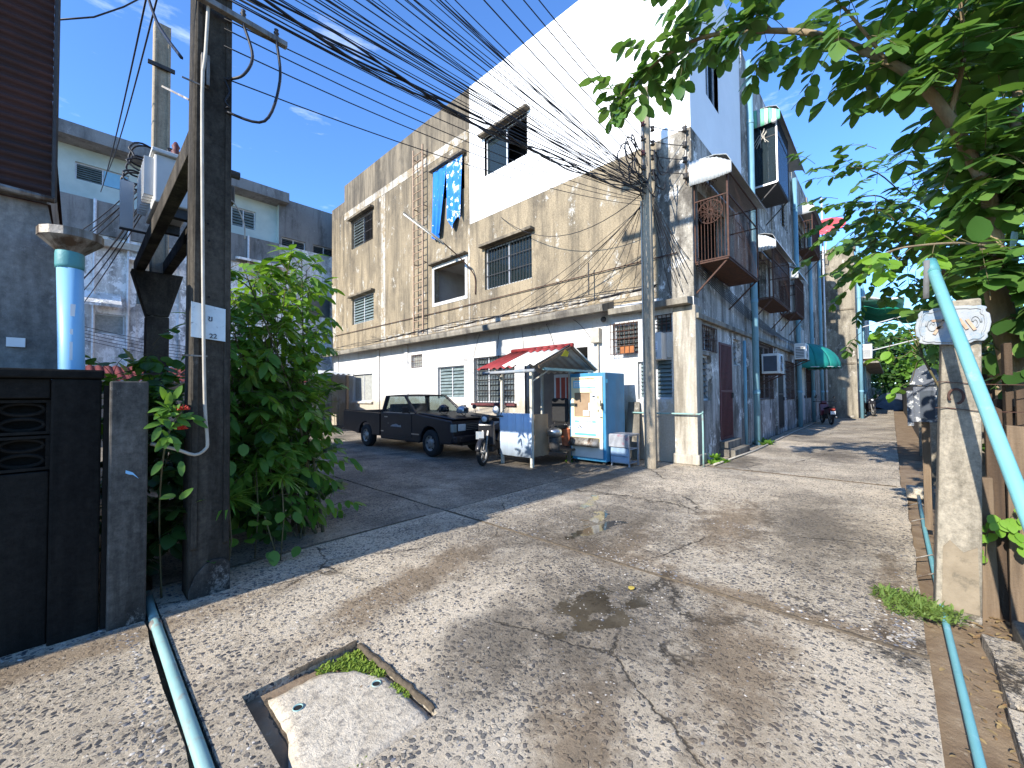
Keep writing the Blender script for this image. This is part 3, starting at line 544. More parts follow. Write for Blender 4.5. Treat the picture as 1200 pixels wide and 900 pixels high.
window(bld, LPL, lane_gf['gw'], 'louvre', rows=4, grille='rust', slatm=M['louvre_d'], depth=.5)
window(bld, LPL, lane_gf['lv'], 'louvre', rows=7, cols=1, slatm=M['louvre_d'], depth=.5)
window(bld, LPL, lane_gf['vent'], 'louvre', rows=4, cols=1, slatm=M['louvre_d'], depth=.5)
window(bld, LPL, lane_gf['acw'], 'slide', cols=3, grille='rust', depth=.6)
for k in ('w3', 'w4'): window(bld, LPL, lane_gf[k], 'louvre', rows=8, grille='rust', depth=.5)
for h in lane_up[3:]: window(bld, LPL, h, 'louvre', rows=8, depth=.5)
for h in lane_up[:1]+lane_up[2:3]: niche(bld, LPL, h, .9, M['dark'])
window(bld, LPL, lane_up[1], 'slide', depth=.6, panem=M['bluglass'])
def gate(h, mt):
    niche(bld, LPL, h, .6, M['dark'])
    a0, a1, b0, b1 = h; g = MB()
    for q in ((a0, a0+.05, b0, b1), (a1-.05, a1, b0, b1), (a0+.05, a1-.05, b0, b0+.06), (a0+.05, a1-.05, b1-.05, b1), (a0+.05, a1-.05, (b0+b1)/2-.03, (b0+b1)/2+.03)): pbox(g, LPL, *q, -.03, .02)
    d = g.build('door', mt, bld, world=True)
    n = 9
    for i in range(n):
        x = lerp(a0+.10, a1-.10, i/(n-1)); b_ = MB(); pbox(b_, LPL, x-.02, x+.02, b0+.06, b1-.05, -.028, .012); b_.build('door_bar', mt, d, world=True)
    k_ = MB(); pbox(k_, LPL, a1-.09, a1-.05, b0+1.0, b0+1.13, .02, .06); k_.build('door_handle', M['iron'], d, world=True)
gate(lane_gf['door'], M['redgate']); gate(lane_gf['d2'], M['iron']); gate(lane_gf['d3'], M['alu']); gate(lane_gf['d4'], M['rust'])
m_ = MB(); m_.box(1.5, 2.8, -.34, 0, 0, .17); m_.box(1.55, 2.7, -.18, 0, .17, .345); m_.build('doorstep', M['ledge'], bld, bevel=.012)
# ------------------------------------------------------------------ left side: house, fence, poles, transformer, cables
hs_ = thing('neighbour_house', 'grey rendered house with dark red corrugated upper cladding behind the black wall', 'house', (-12, 5, 0))
HX, HY = -8.95, 1.22
mb = MB(); mb.prism([(HX-5.5, 0), (HX+.23, 0), (HX+.20, 1.7), (HX+.02, 2.80), (HX-.05, 3.25), (HX-5.5, 3.25)], lambda a, b, o: (a, o, b), HY+.02, 4.1)  # top hidden behind the cladding is raised to shade the stall
mb.build('wall', M['greywall'], hs_, world=True, bevel=.01)
MB().box(HX-5.5, HX-.1, 4.1, 10.4, -.1, 4.8).build('added_shade_wing', M['greywall'], hs_, world=True)  # unseen wing, added and sized to shade the pickup
mb = MB(); n = 30
def corr(u, t):
    k = int(round(t*n*4)); z = lerp(2.86, 4.70, t); return (lerp(HX-5.5, HX+.03, u), HY-.02-.020*math.cos(k*math.pi/2), z)
mb.grid(corr, 2, n*4).build('cladding', M['corr_dark'], hs_, True, world=True)
mb = MB(); mb.add([(HX+.03, HY-.02, 2.86), (HX+.03, HY+.06, 2.86), (HX+.03, HY+.06, 4.70), (HX+.03, HY-.02, 4.70)], [(0, 1, 2, 3)])
mb.add([(HX-5.5, HY, 2.83), (HX+.03, HY, 2.83), (HX+.03, 4.1, 2.83), (HX-5.5, 4.1, 2.83)], [(0, 1, 2, 3)]).build('cladding_side', M['corr_dark'], hs_, world=True)
mb = MB(); mb.grid(lambda u, t: (lerp(HX-5.6, HX-.06, u), lerp(3.95, 10.5, t), 4.83+.02*math.sin(u*180)), 180, 1).build('roof', M['corr_dark'], hs_, True, world=True)  # roof over the added wing that shades the pickup
MB().tube([(HX+.045, HY-.04, 2.84), (HX+.045, HY-.04, 4.70)], .014, 6).build('edge_trim', M['iron'], hs_, world=True)
MB().tube([(HX-3, HY-.08, 2.98), (HX+.05, HY-.08, 2.84)], .022, 8).build('gutter_pipe', M['zinc'], hs_, world=True)
mb = MB(); mb.box(-9.10, -9.02, HY-.004, HY+.03, 1.84, 1.90); mb.build('notice', M['paper'], hs_, world=True)
# downpipe with tin funnel
dp = thing('rain_downpipe', 'thick light blue downpipe under a rusty tin funnel beside the grey house', 'downpipe', (-8.80, 1.05, 0))
def P(px, py, y=1.02): a = LA(px, py, y); return Vector((a[0], y, a[1]))
c0 = P(82, 300); c1 = P(84, 440)
MB().tube([(c1.x+.015, 1.02, .1), (c1.x, 1.02, c1.z), c0], .064, 20).build('pipe', M['skypipe'], dp, True, world=True)
MB().lathe((c0.x, 1.02, c0.z-.02), [(.067, -.07), (.070, -.05), (.070, .03), (.066, .05)], 20).build('collar', M['teal'], dp, True, world=True)
fz = c0.z
MB().lathe((c0.x+.005, 1.02, fz), [(.062, .0), (.064, .015), (.152, .10), (.156, .102), (.156, .155), (.150, .157), (.148, .105), (.06, .03)], 14, cap=False).build('funnel', M['zinc'], dp, False, world=True)
for z, px, mm, w_, h_ in ((.42, 92, 'paper', .05, .08), (.30, 93, 'paper', .055, .035), (.13, 93, 'paper', .05, .12)):
    x = c0.x+.035
    q = MB().grid(lambda u, t: (c0.x+.0665*math.sin(lerp(.1, .8, u)), 1.02-.0665*math.cos(lerp(.1, .8, u)), 1.62+z*1.0+h_*t), 5, 1); q.build('sticker', M[mm], dp, True, world=True)

# black breeze-block wall
bw = thing('boundary_wall', 'mould blackened concrete boundary wall with pierced decorative blocks and end pier', 'wall', (-9.0, .9, 0))
WY = .82
x0, x1 = -8.89, -8.67
mb = MB(); mb.box(x0, x1, WY-.03, WY+.17, -.1, 1.62); mb.build('pier', M['blackwall'], bw, bevel=.012, world=True)
mb = MB(); mb.box(-13, x1+.01, WY-.045, WY+.19, 1.623, 1.68); mb.build('coping', M['blackwall'], bw, bevel=.012, world=True)
mb = MB(); mb.box(-13, x0-.002, WY+.02, WY+.14, -.1, 1.05); mb.box(-13, x0-.002, WY, WY+.16, 1.50, 1.62); mb.build('wall_panel', M['blackwall'], bw, bevel=.008, world=True)
MB().box(-13, x0-.003, WY+.15, WY+.165, 1.05, 1.5).build('block_backing', M['blackwall'], bw, world=True)
for i in range(7):           # pierced blocks: rings and ovals, two courses
    cx = x0-.115-i*.235
    for z in (1.165, 1.385):
        b = MB()
        for q in ((cx-.113, cx-.095, z-.105, z+.105), (cx+.095, cx+.113, z-.105, z+.105), (cx-.095, cx+.095, z+.088, z+.105), (cx-.095, cx+.095, z-.105, z-.088)): b.box(q[0], q[1], WY+.03, WY+.13, q[2], q[3])
        for rx, rz, ox, oz in ((.088, .036, 0, .047), (.088, .036, 0, -.047)):
            pts = [(cx+ox+rx*math.cos(t*math.pi/8), WY+.07, z+oz+rz*math.sin(t*math.pi/8)) for t in range(17)]
            b.tube(pts, .011, 6, cap=False)
        b.build('pierced_block', M['blackwall'], bw, world=True)
# flat concrete post beside it
fp = MB(); fp.box(-8.635, -8.445, .735, .86, -.1, 1.61)
fpo = thing('fence_post', 'squat grey concrete gate post between the black wall and the power pole', 'post', (-8.54, .8, 0))
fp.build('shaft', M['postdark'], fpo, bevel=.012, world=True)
MB().prism([(-8.555, 1.02), (-8.52, 1.0), (-8.49, .955), (-8.52, .985), (-8.54, .99), (-8.556, 1.0)], lambda a, b, o: (a, o, b), .732, .7335).build('chipped_paint', M['skypipe'], fpo, world=True)
MB().box(-8.66, -8.636, .80, .86, -.1, 1.58).build('back_rib', M['blackwall'], fpo, world=True)

def hpole(name, label, cx, cy, w_, d_, h, mt, tw):
    """tapered concrete pole with a recessed panel down its faces"""
    t = thing(name, label, 'utility pole', (cx, cy, 0))
    def prof(s): 
        a, b = w_*s/2, d_*s/2; g = w_*.10*s; k = w_*.30*s
        return [(-a, -b), (a, -b), (a, b), (-a, b)]
    mb = MB(); zs = [-.3, 0, h*.5, h]; rings = []
    for z in zs:
        s = lerp(1, tw, max(0, z)/h); rings.append([(cx+x, cy+y, z) for x, y in prof(s)])
    for i in range(len(zs)-1): mb.add(rings[i]+rings[i+1], [(k, (k+1) % 4, 4+(k+1) % 4, 4+k) for k in range(4)])
    mb.add(rings[-1], [(0, 1, 2, 3)])
    sh = mb.build('shaft', mt, t, bevel=w_*.09, world=True)
    # raised flanges on the face towards the street
    for s_ in (-1, 1):
        fl = MB(); z0, z1 = .35, h-.3
        for (zz0, zz1) in ((z0, z1),):
            a0, a1 = w_/2*lerp(1, tw, zz0/h), w_/2*lerp(1, tw, zz1/h)
            d0, d1 = d_/2*lerp(1, tw, zz0/h), d_/2*lerp(1, tw, zz1/h)
            xs = (-.92, -.62) if s_ < 0 else (.62, .92)
            for sg in (-1,):
                fl.add([(cx+a0*xs[0], cy+sg*d0, zz0), (cx+a0*xs[1], cy+sg*d0, zz0), (cx+a0*xs[1]-.006*s_*0, cy+sg*(d0+.018), zz0+.02), (cx+a0*xs[0], cy+sg*(d0+.018), zz0+.02),
                        (cx+a1*xs[0], cy+sg*d1, zz1), (cx+a1*xs[1], cy+sg*d1, zz1), (cx+a1*xs[1], cy+sg*(d1+.018), zz1-.02), (cx+a1*xs[0], cy+sg*(d1+.018), zz1-.02)],
                       [(0,1,2,3), (4,7,6,5), (0,4,5,1), (1,5,6,2), (2,6,7,3), (3,7,4,0)])
        fl.build('flange', mt, sh, bevel=.006, world=True)
    return t
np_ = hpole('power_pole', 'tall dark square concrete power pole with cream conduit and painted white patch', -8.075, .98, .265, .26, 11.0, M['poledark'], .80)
def Q(px, py, y): a = LA(px, py, y); return Vector((a[0], y, a[1]))
# conduit down the pole with bend at the foot
cpts = [Q(248, -60, .80), Q(241, 60, .80), Q(237, 110, .80), Q(238, 330, .80), Q(240, 470, .80), Q(243, 515, .80), Q(241, 526, .80), Q(228, 533, .79), Q(205, 526, .78), Q(176, 520, .80)]
MB().tube(spline(cpts, 3), .0115, 8).build('conduit', M['whitepipe'], np_, True, world=True)
a, b = Q(236, 62, .815), Q(248, 100, .815)
for k in range(2):
    MB().box(a.x+.03*k, a.x+.022+.03*k, .80, .845, b.z-.02, a.z).build('junction_box', M['zinc'], np_, bevel=.003, world=True)
for py in (90, 416):
    q = Q(213, py, .84); r = Q(243, py, .84); MB().bar((q.x, .838, q.z), (r.x, .838, q.z), .006, .012).build('strap', M['zinc'], np_, world=True)
pl0, pl1 = Q(224, 353, .83), Q(264, 399, .83)
mb = MB(); mb.add([(pl0.x, .828, pl0.z), (pl1.x, .828, pl0.z-.03), (pl1.x, .828, pl1.z-.01), (pl0.x, .828, pl1.z+.01)], [(0, 3, 2, 1)]); pw = mb.build('painted_patch', M['plate'], np_, world=True, solid=.003)
def text(body, mt, parent, loc, size, rot, name='lettering'):
    c = bpy.data.curves.new(name, 'FONT'); c.body = body; c.size = size; c.extrude = .001; c.offset = size*.012
    o = bpy.data.objects.new(name, c); COL.objects.link(o)
    me = bpy.data.meshes.new_from_object(o.evaluated_get(bpy.context.evaluated_depsgraph_get())); bpy.data.objects.remove(o)
    me.materials.clear(); me.materials.append(mt)
    o = bpy.data.objects.new(name, me); COL.objects.link(o); o.parent = parent; o.location = Vector(loc)-WL[parent.name]; o.rotation_euler = rot; WL[o.name] = Vector(loc); return o
q = Q(243.5, 376, .82); text('ข', M['ink'], np_, (q.x, .823, q.z), .062, (math.pi/2, 0, 0))
q = Q(244.5, 396, .82); text('22', M['ink'], np_, (q.x+.004, .823, q.z), .05, (math.pi/2, 0, 0))
MB().prism([(-8.205, -.02), (-7.945, -.02), (-7.945, .21), (-7.99, .25), (-8.06, .26), (-8.12, .22), (-8.17, .16), (-8.205, .06)], lambda a, b, o: (a, o, b), .835, .849).build('cement_collar', M['postdark'], np_, world=True, bevel=.004)
for px, py in ((244, 262), (245, 282), (245, 348), (247, 158), (248, 668), (236, 15)):
    q = Q(px, py, .84); MB().lathe((q.x, .853, q.z), [(.008, -.012), (.008, -.008)], 10, 'y').build('bolt_hole', M['dark'], np_, world=True)
q = Q(265, 197, .98); MB().lathe((q.x-.02, 1.05, q.z), [(.032, 0), (.032, .13), (.026, .13), (.026, .02)], 14, 'x', cap=False).build('pipe_stub', M['iron'], np_, True, world=True)
q = Q(268, 230, 1.0); MB().box(q.x-.01, q.x+.035, .96, 1.05, q.z-.06, q.z+.08).build('switch_box', M['zinc'], np_, bevel=.005, world=True)
# cable bracket near the top of the picture
a, b = Q(262, 12, .78), Q(336, 50, .78)
MB().bar(a+Vector((-.2, 0, 0)), (b.x, b.y, a.z), .05, .045).build('cable_bracket', M['zinc'], np_, bevel=.004, world=True)
for px in (285, 324): q = Q(px, 20, .78); MB().lathe((q.x, .78, a.z+.02), [(.012, 0), (.022, .01), (.012, .03), (.022, .04), (.012, .06), (.018, .07)], 10).build('insulator', M['iron'], np_, True, world=True)
for z in (9.2, 10.4):
    MB().box(-8.13, -8.0, .1, 1.9, z, z+.10).build('crossarm', M['zinc'], np_, bevel=.008, world=True)
    for y in (.2, .6, 1.4, 1.8): MB().lathe((-8.07, y, z+.1), [(.02, 0), (.05, .03), (.03, .06), (.05, .09), (.03, .12), (.02, .16)], 10).build('insulator', M['iron'], np_, True, world=True)

tp = hpole('transformer_pole', 'weathered concrete pole with flared bracket carrying the transformer beams', -7.86, 6.05, .24, .24, 7.85, M['pole'], .92)
def zf(z0, z1, w0, w1, y0, y1): 
    m_ = MB(); cx = -7.88; m_.add([(cx-w0, y0, z0), (cx+w0, y0, z0), (cx+w0, y1, z0), (cx-w0, y1, z0), (cx-w1, y0, z1), (cx+w1, y0, z1), (cx+w1, y1, z1), (cx-w1, y1, z1)], [(0,1,2,3), (4,7,6,5), (0,4,5,1), (1,5,6,2), (2,6,7,3), (3,7,4,0)]); return m_
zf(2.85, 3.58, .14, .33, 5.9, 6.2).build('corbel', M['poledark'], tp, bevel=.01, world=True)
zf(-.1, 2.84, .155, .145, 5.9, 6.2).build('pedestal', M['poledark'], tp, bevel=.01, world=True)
MB().bar((-7.86, 5.9, 6.75), (-7.6, 5.2, 6.3), .03, .03).build('brace', M['zinc'], tp, world=True)
MB().box(-8.05, -7.7, 5.88, 5.92, 7.05, 7.11).build('crossarm', M['iron'], tp, world=True)
tr = thing('transformer', 'pale grey box transformer with fins on concrete beams between two poles', 'transformer', (-7.8, 4.0, 3.6))
for x, ye in ((-8.10, 1.12), (-7.76, 2.6)): MB().box(x-.06, x+.06, ye, 6.3, 3.58, 3.78).build('beam', M['poledark'], tr, bevel=.01, world=True)
M['cabinet'] = mat('pale_grey_cabinet', (.58, .57, .53), (.50, .49, .46), 3, .5, .05, 30, streak=((.25, .2, .15), .6, .8, 5))
MB().box(-8.17, -7.80, 3.55, 4.5, 3.9, 4.50).build('tank', M['cabinet'], tr, bevel=.02, world=True)
MB().box(-8.20, -7.77, 3.5, 4.55, 4.50, 4.55).build('tank_lid', M['cabinet'], tr, bevel=.01, world=True)
for k in range(9): y = 3.6+k*.10; MB().box(-8.26, -8.17, y, y+.025, 3.98, 4.45).build('cooling_fin', M['cabinet'], tr, world=True)
for y in (3.6, 4.3): MB().box(-8.12, -7.82, y, y+.1, 3.781, 3.899).build('skid', M['iron'], tr, world=True)
for k in range(3): MB().lathe((-7.95, 3.7+k*.3, 4.55), [(.03, 0), (.055, .04), (.03, .07), (.05, .11), (.03, .14), (.045, .18), (.015, .24)], 10).build('bushing', M['redgate'], tr, True, world=True)
MB().box(-8.42, -8.28, 4.55, 4.63, 3.8, 4.45).build('switch_panel', M['cabinet'], tr, bevel=.01, world=True)
MB().box(-8.42, -8.02, 4.55, 4.61, 3.782, 3.799).build('panel_bracket', M['iron'], tr, world=True)

jp = thing('corner_pole', 'slim weathered concrete pole thick with cables standing before the building corner', 'utility pole', (-.89, .58, 0))
mb = MB(); rings = []
for z, s, dx in ((-.2, .125, 0), (3, .115, .0), (7.75, .085, .0)): rings.append([(-.89+s*math.cos(t)*1.0, .58+s*math.sin(t), z) for t in [math.pi/4+k*math.pi/2+d for k in range(4) for d in (-.38, .38)]])
for i in range(2): mb.add(rings[i]+rings[i+1], [(k, (k+1) % 8, 8+(k+1) % 8, 8+k) for k in range(8)])
mb.add(rings[-1], [tuple(range(8))]); mb.build('shaft', M['pole'], jp, world=True, bevel=.004)
for k in range(14): MB().lathe((-1.0+.0018*k, .55+.0*k, .6+.5*k), [(.008, -.006), (.008, .012)], 8, 'x').build('bolt_hole', M['dark'], jp, world=True)
for k, z in enumerate((6.05, 6.35, 6.65, 6.95)):
    MB().lathe((-1.03, .58, z), [(.02, -.05), (.045, -.04), (.03, 0), (.045, .04), (.02, .05)], 10).build('insulator', M['redgate'] if k % 2 else M['iron'], jp, True, world=True)
    MB().lathe((-.74, .5, z), [(.02, -.05), (.045, -.04), (.03, 0), (.045, .04), (.02, .05)], 10).build('insulator', M['iron'], jp, True, world=True)
MB().bar((-1.02, .58, 5.9), (-1.02, .58, 7.1), .03, .02, (0, 1, 0)).build('rack', M['zinc'], jp, world=True)
MB().tube([(-.99, .66, .9), (-.99, .66, 5.4)], .014, 6).build('conduit', M['whitepipe'], jp, world=True)
# insulator rack on the building corner that takes the four upper lines
cr2 = thing('wall_insulator_rack', 'four-reel insulator rack bolted to the upper building corner', 'insulator rack', (-.06, .08, 6.4))
MB().bar((-.05, .08, 5.9), (-.05, .08, 7.2), .04, .02, (0, 1, 0)).build('rack', M['zinc'], cr2, world=True)
for z in (6.05, 6.4, 6.72, 7.05): MB().lathe((-.11, .08, z), [(.025, -.06), (.055, -.045), (.035, 0), (.055, .045), (.025, .06)], 10).build('insulator', M['iron'], cr2, True, world=True)

def cable(pts, r, label, group, n=4, name='overhead_cable', cat='cable', mt=None):
    return tag(MB().tube(pts, r, n).build(name, mt or M['wire'], None, True), label, cat, group)
JX, JY = -.92, .58
rr = random.Random(3)
LB = 'thin black cable in the thick bundle running from the power pole to the corner pole'
for k in range(38):
    z0 = 4.68+rr.random()**1.3*1.9; y0 = .80+rr.uniform(-.06, .08); zj = 5.55+rr.uniform(-.12, .2)+.22*(z0-4.68)/2
    p = Vector((-8.05+rr.uniform(-.1, .1), y0, z0)); q = Vector((JX-.08, JY+rr.uniform(-.08, .08), zj))
    cable(sag(p, q, rr.uniform(.02, .20), 14), rr.choice((.004, .0045, .005, .006)), LB, 'cable bundle between power pole and corner pole')
for k in range(4):   # heavy twisted trunk cables
    p = Vector((-8.05, .76, 4.72+.05*k)); q = Vector((JX-.08, JY, 5.52+.04*k)); base = sag(p, q, .20+.02*k, 40); ph = k*1.6
    cable([b_+Vector((0, math.cos(i*.7+ph)*.03, math.sin(i*.7+ph)*.03)) for i, b_ in enumerate(base)], .010, 'thick twisted trunk cable below the bundle at the power pole', 'twisted trunk cables', 5)
for k, (z0, z1) in enumerate(((6.9, 6.05), (7.15, 6.35), (7.55, 6.65), (7.8, 6.95))):
    cable(sag((-8.0, .72, z0), (-1.03, .58, z1), .10), .008, 'upper bare power line ending on the corner pole insulators', 'upper power lines')
    cable(sag((-1.03, .58, z1), (-.11, .08, z1+.05), .03, 5), .008, 'short jumper line between corner pole and wall rack', 'jumper lines at the corner')
    cable(sag((-.11, .08, z1+.05), (14, -.25, z1-.3+.1*k), .25, 8), .007, 'power line running down the lane from the corner rack', 'power lines along the lane')
for k, (z0, z1, sg) in enumerate(((4.42, 5.42, .28), (4.28, 5.38, .30), (4.02, 5.30, .25), (4.5, 5.5, .2))):
    cable(sag((-8.02, .82, z0), (-1.0, .6, z1), sg*.7), .005, 'lone lower cable hanging below the bundle towards the corner pole', 'lower loose cables')
# continue past the power pole towards the neighbouring street, and service drops at the left
for k in range(9):
    cable(sag((-8.07, .84, 4.7+.15*k), (-22, 2.2+.3*k, 5.6+.2*k), .5, 8), .008, 'cable leaving the power pole above the house roof', 'cables leaving the power pole')
for k in range(8):
    p = Vector((-7.98, 5.9, 4.8+.07*k)); q = Vector((-9.4-.12*k, 18.4-1.2*(k % 3), 3.6+.42*k))
    cable(sag(p, q, .25+.13*(k % 4), 12), .010, 'sagging service cable from the transformer pole to the mouldy building', 'service cables at the transformer pole')
for k, (a, b) in enumerate((((186, -10), (127, 200)), ((173, -10), (118, 225)))):
    p, q = Q(a[0], a[1], 3.0), Q(b[0], b[1], 14.0); cable(sag(p, q, .2, 10), .012, 'steep thin cable rising past the transformer pole', 'steep cables')
cable([Q(70, 23, 2.5), Q(110, 20, 2.5), Q(145, 8, 2.5), Q(172, -6, 2.5)], .008, 'slack cable leaving the corrugated house eave', None)
for k in range(5):
    z = 3.0+.12*k; cable(sag((-9.4, 17.5, z+.7), (-.3, 17.6, z+.2), .5, 12), .012, 'low cable strung before the mouldy building', 'low cables across the yard')
for k, (a, b, c, d) in enumerate((((285, 28), (296, 66), (285, 88), (266, 93)), ((324, 48), (328, 95), (310, 142), (265, 131)))):
    cable(spline([Q(*a, .76), Q(*b, .72), Q(*c, .72), Q(*d, .84)], 6), .011, 'drooping thick cable loop under the pole bracket', 'drooping cable loops', 6)
cable(spline([Q(264, 95, .84), Q(269, 108, .82), Q(264, 118, .82), Q(268, 125, .82), Q(264, 126, .84)], 5), .008, 'small curled cable end on the side of the power pole', None)
cable(spline([Q(172, -8, 2.), Q(186, 30, 1.8), Q(213, 68, 1.2)], 6), .013, 'thick cable curving in to the power pole', None)
cable(spline([Q(266, 232, .9), Q(276, 240, .9), Q(286, 262, .9), Q(287, 280, .9)], 5), .006, 'dangling white wire beside the power pole', None, mt=M['whitepipe'])
def coil(c, rx, rz, turns, r, label, group, dy=.08, seed=1):
    q = random.Random(seed); pts = []
    for i in range(turns*14+1):
        t = i/14*2*math.pi; w_ = q.uniform(.85, 1.12); pts.append((c[0]+rx*w_*math.cos(t), c[1]+dy*math.sin(t*.37)+q.uniform(-.01, .01), c[2]+rz*w_*math.sin(t)))
    return cable(spline(pts, 2), r, label, group, 5, 'cable_coil', 'cable coil')
for k, (px, py, s) in enumerate(((168, 195, .30), (178, 212, .22), (160, 210, .26), (205, 192, .22), (172, 182, .34), (207, 182, .2))):
    q = Q(px, py, 5.8); coil(q, s*.62, s*.5, 2, .015, 'tangled coil of spare cable on the transformer pole', 'cable coils on the transformer pole', .15, k)
for k, (x, y, z, s) in enumerate(((-1.25, .75, 6.2, .30), (-1.15, .62, 5.95, .22), (-.72, .42, 6.2, .24), (-.75, .45, 5.85, .2), (-1.12, .7, 6.5, .2), (-.95, .5, 5.6, .16))):
    coil((x, y, z), s, s*1.1, 2, .013, 'looped slack cable tied to the corner pole', 'cable loops on the corner pole', .12, 20+k)
# fan of drops from the corner pole to facade, ledge and lane
for k in range(10):
    q = Vector((-.3, 1.2+.62*k*.8, 3.75)); cable(sag((-.95, .62, 5.5-.02*k), q, .12+.05*(k % 3), 10), .006, 'thin drop cable fanning from the corner pole to the ledge', 'drop cables to the ledge')
for k in range(10):
    q = Vector((-.06, .45-.05*k, 3.62+.17*((k*3) % 5))); cable(sag((-.86, .52, 5.45+.02*k), q, .05+.03*(k % 3), 8), .0075, 'black drop cable fanning down to the building corner', 'drop cables to the corner')
for k in range(7):
    cable(sag((-.02, -.10, 4.0+.05*k), (12+1.5*k, -.13, 3.6+.08*k), .35+.06*k, 12), .010, 'black cable slung along the lane wall above the doors', 'cables along the lane wall')
for k in range(6):
    pts = [(-.50+.02*k, y, 3.70+.025*k+.05*math.sin(y*1.3+k)) for y in np.linspace(.6, 17.2-k*1.3, 26)]
    cable(pts, .010, 'grey cable lying along the concrete ledge', 'cables along the ledge')
cable([(-.04, 17.3, 4.48), (-.04, 8, 4.44), (-.05, .3, 4.5)], .014, 'rusty thin conduit crossing the tan wall above the ledge', None, mt=M['rust'])
cable(sag((-.95, .6, 5.6), (-.03, 5.6, 6.9), .75, 14), .009, 'drooping cable from the corner pole to the white repaint', None)
for k in range(5):
    cable(sag((-.02, 3.0+.9*k, 3.42), (-.03, 1.9+1.1*k+.6, 2.9-.2*(k % 3)), -.05, 6), .006, 'thin loose wire stapled to the white ground floor wall', 'loose wires on the ground floor wall')
# ------------------------------------------------------------------ things fixed on the tan facade
ld = thing('wall_ladder', 'rusty fixed iron ladder climbing the tan wall to the roof', 'ladder', (-.2, 9.7, 3.7))
for y in (9.45, 10.05): MB().bar((-.2, y, 3.75), (-.2, y, 10.75), .06, .045, (1, 0, 0)).build('rail', M['ladder'], ld, world=True)
for k in range(24): MB().tube([(-.2, 9.45, 3.95+.285*k), (-.2, 10.05, 3.95+.285*k)], .018, 6).build('rung', M['ladder'], ld, world=True)
for z in (4.3, 6.4, 8.5, 10.4): MB().bar((0, 9.45, z), (-.2, 9.45, z), .03, .03).bar((0, 10.05, z), (-.2, 10.05, z), .03, .03).build('bracket', M['ladder'], ld, world=True)
sl = thing('street_light', 'fluorescent tube street light on a curved arm from the tan wall', 'street light', (-.05, 7.1, 5))
def on_x(px, py, x): y, z = FA(px, py, x); return Vector((x, y, z))
a0, a1, a2, a3 = on_x(557, 345, -.03), on_x(553, 318, -.12), on_x(520, 285, -1.1), on_x(473, 249, -2.0)
MB().tube(spline([a0, on_x(557, 328, -.04), a1, on_x(540, 303, -.5), a2], 4), .018, 8).build('arm', M['rust'], sl, True, world=True)
MB().bar(a2, a3, .11, .05).build('reflector', M['ledge'], sl, bevel=.01, world=True)
MB().tube([a2-Vector((0, 0, .045)), a3-Vector((0, 0, .045))], .02, 8).build('tube_lamp', M['paper'], sl, True, world=True)
ct = thing('window_curtain', 'bright blue printed curtain parted and hanging out of the top floor window', 'curtain', (-.1, 8.2, 8))
M['blue'] = mat('bright_blue_cloth', (.012, .17, .58), (.010, .13, .47), 4, .75, .1, 50, spots=((.70, .78, .86), .63, .66, 7))
M['blue2'] = mat('bright_blue_cloth_print', (.012, .17, .58), (.010, .13, .47), 4, .75, .1, 50, spots=((.75, .82, .88), .53, .57, 3.2))
def curt(yl, yr, lo, sw, mt):
    def f(u, t):
        y = lerp(yl, yr, u); z = lerp(9.54, lo(u), t); pin = 1-.55*t*sw[1]
        yc = lerp(yl, yr, .5)+sw[0]*t; y = yc+(y-lerp(yl, yr, .5))*pin
        return (-.07-.05*math.sin(u*15)*(.3+t)-.07*t, y, z)
    return MB().grid(f, 22, 14).build('curtain_panel', mt, ct, True, world=True)
curt(8.98, 8.18, lambda u: 6.98+.35*abs(u-.45), (.14, .75), M['blue']); curt(8.22, 7.34, lambda u: 7.35+.22*math.cos(u*8), (-.06, .30), M['blue2'])
MB().tube([(-.06, 9.03, 9.55), (-.06, 7.3, 9.55)], .012, 6).build('curtain_rod', M['alu'], ct, world=True)
an = MB(); p = on_x(690, 345, -.25); tag(an.tube([p, p+Vector((0, 0, .78))], .017, 6).build('vertical_rod', M['iron']), 'thin upright iron rod standing on the ledge under the tan wall', 'rod')
mbx = thing('meter_box', 'cream electric meter box beside the white door frame', 'meter box', (-.1, 2.3, 2.9))
MB().box(-.16, -.005, 2.18, 2.42, 2.74, 3.10).build('case', M['whitepipe'], mbx, bevel=.015, world=True); MB().tube([(-.05, 2.27, 2.74), (-.05, 2.27, 1.0)], .022, 8).build('conduit', M['whitepipe'], mbx, world=True)
eb = thing('fuse_box', 'grey fuse box with white paper notices near the corner pole', 'fuse box', (-.12, .75, 2.5))
MB().box(-.30, -.005, .58, .92, 2.22, 2.80).build('case', M['cabinet'], eb, bevel=.012, world=True)
MB().box(-.304, -.301, .66, .86, 2.42, 2.62).build('notice', M['paper'], eb, world=True); MB().box(-.304, -.301, .68, .84, 2.27, 2.38).build('notice', M['plaque'], eb, world=True)
MB().box(-.307, -.3045, .68, .84, 2.45, 2.465).box(-.307, -.3045, .68, .84, 2.5, 2.51).box(-.307, -.3045, .68, .8, 2.55, 2.56).build('notice_print', M['inkblue'], eb, world=True)
rp = thing('water_pipe', 'thin grey water pipe running waist high to the corner and down', 'pipe', (-.1, .6, 0))
MB().tube(spline([(-.16, 1.35, 1.06), (-.16, .6, 1.06), (-.16, -.12, 1.06), (-.13, -.17, 1.03), (-.13, -.17, 0)], 3), .018, 8).build('run', M['bluepipe'], rp, True, world=True)
bd = MB(); bd.add([(-.30, 1.12, .05), (-.30, 1.5, .05), (-.08, 1.47, 1.30), (-.08, 1.20, 1.30), (-.28, 1.12, .05), (-.28, 1.5, .05), (-.06, 1.47, 1.30), (-.06, 1.20, 1.30)], [(0,3,2,1), (4,5,6,7), (0,1,5,4), (1,2,6,5), (2,3,7,6), (3,0,4,7)])
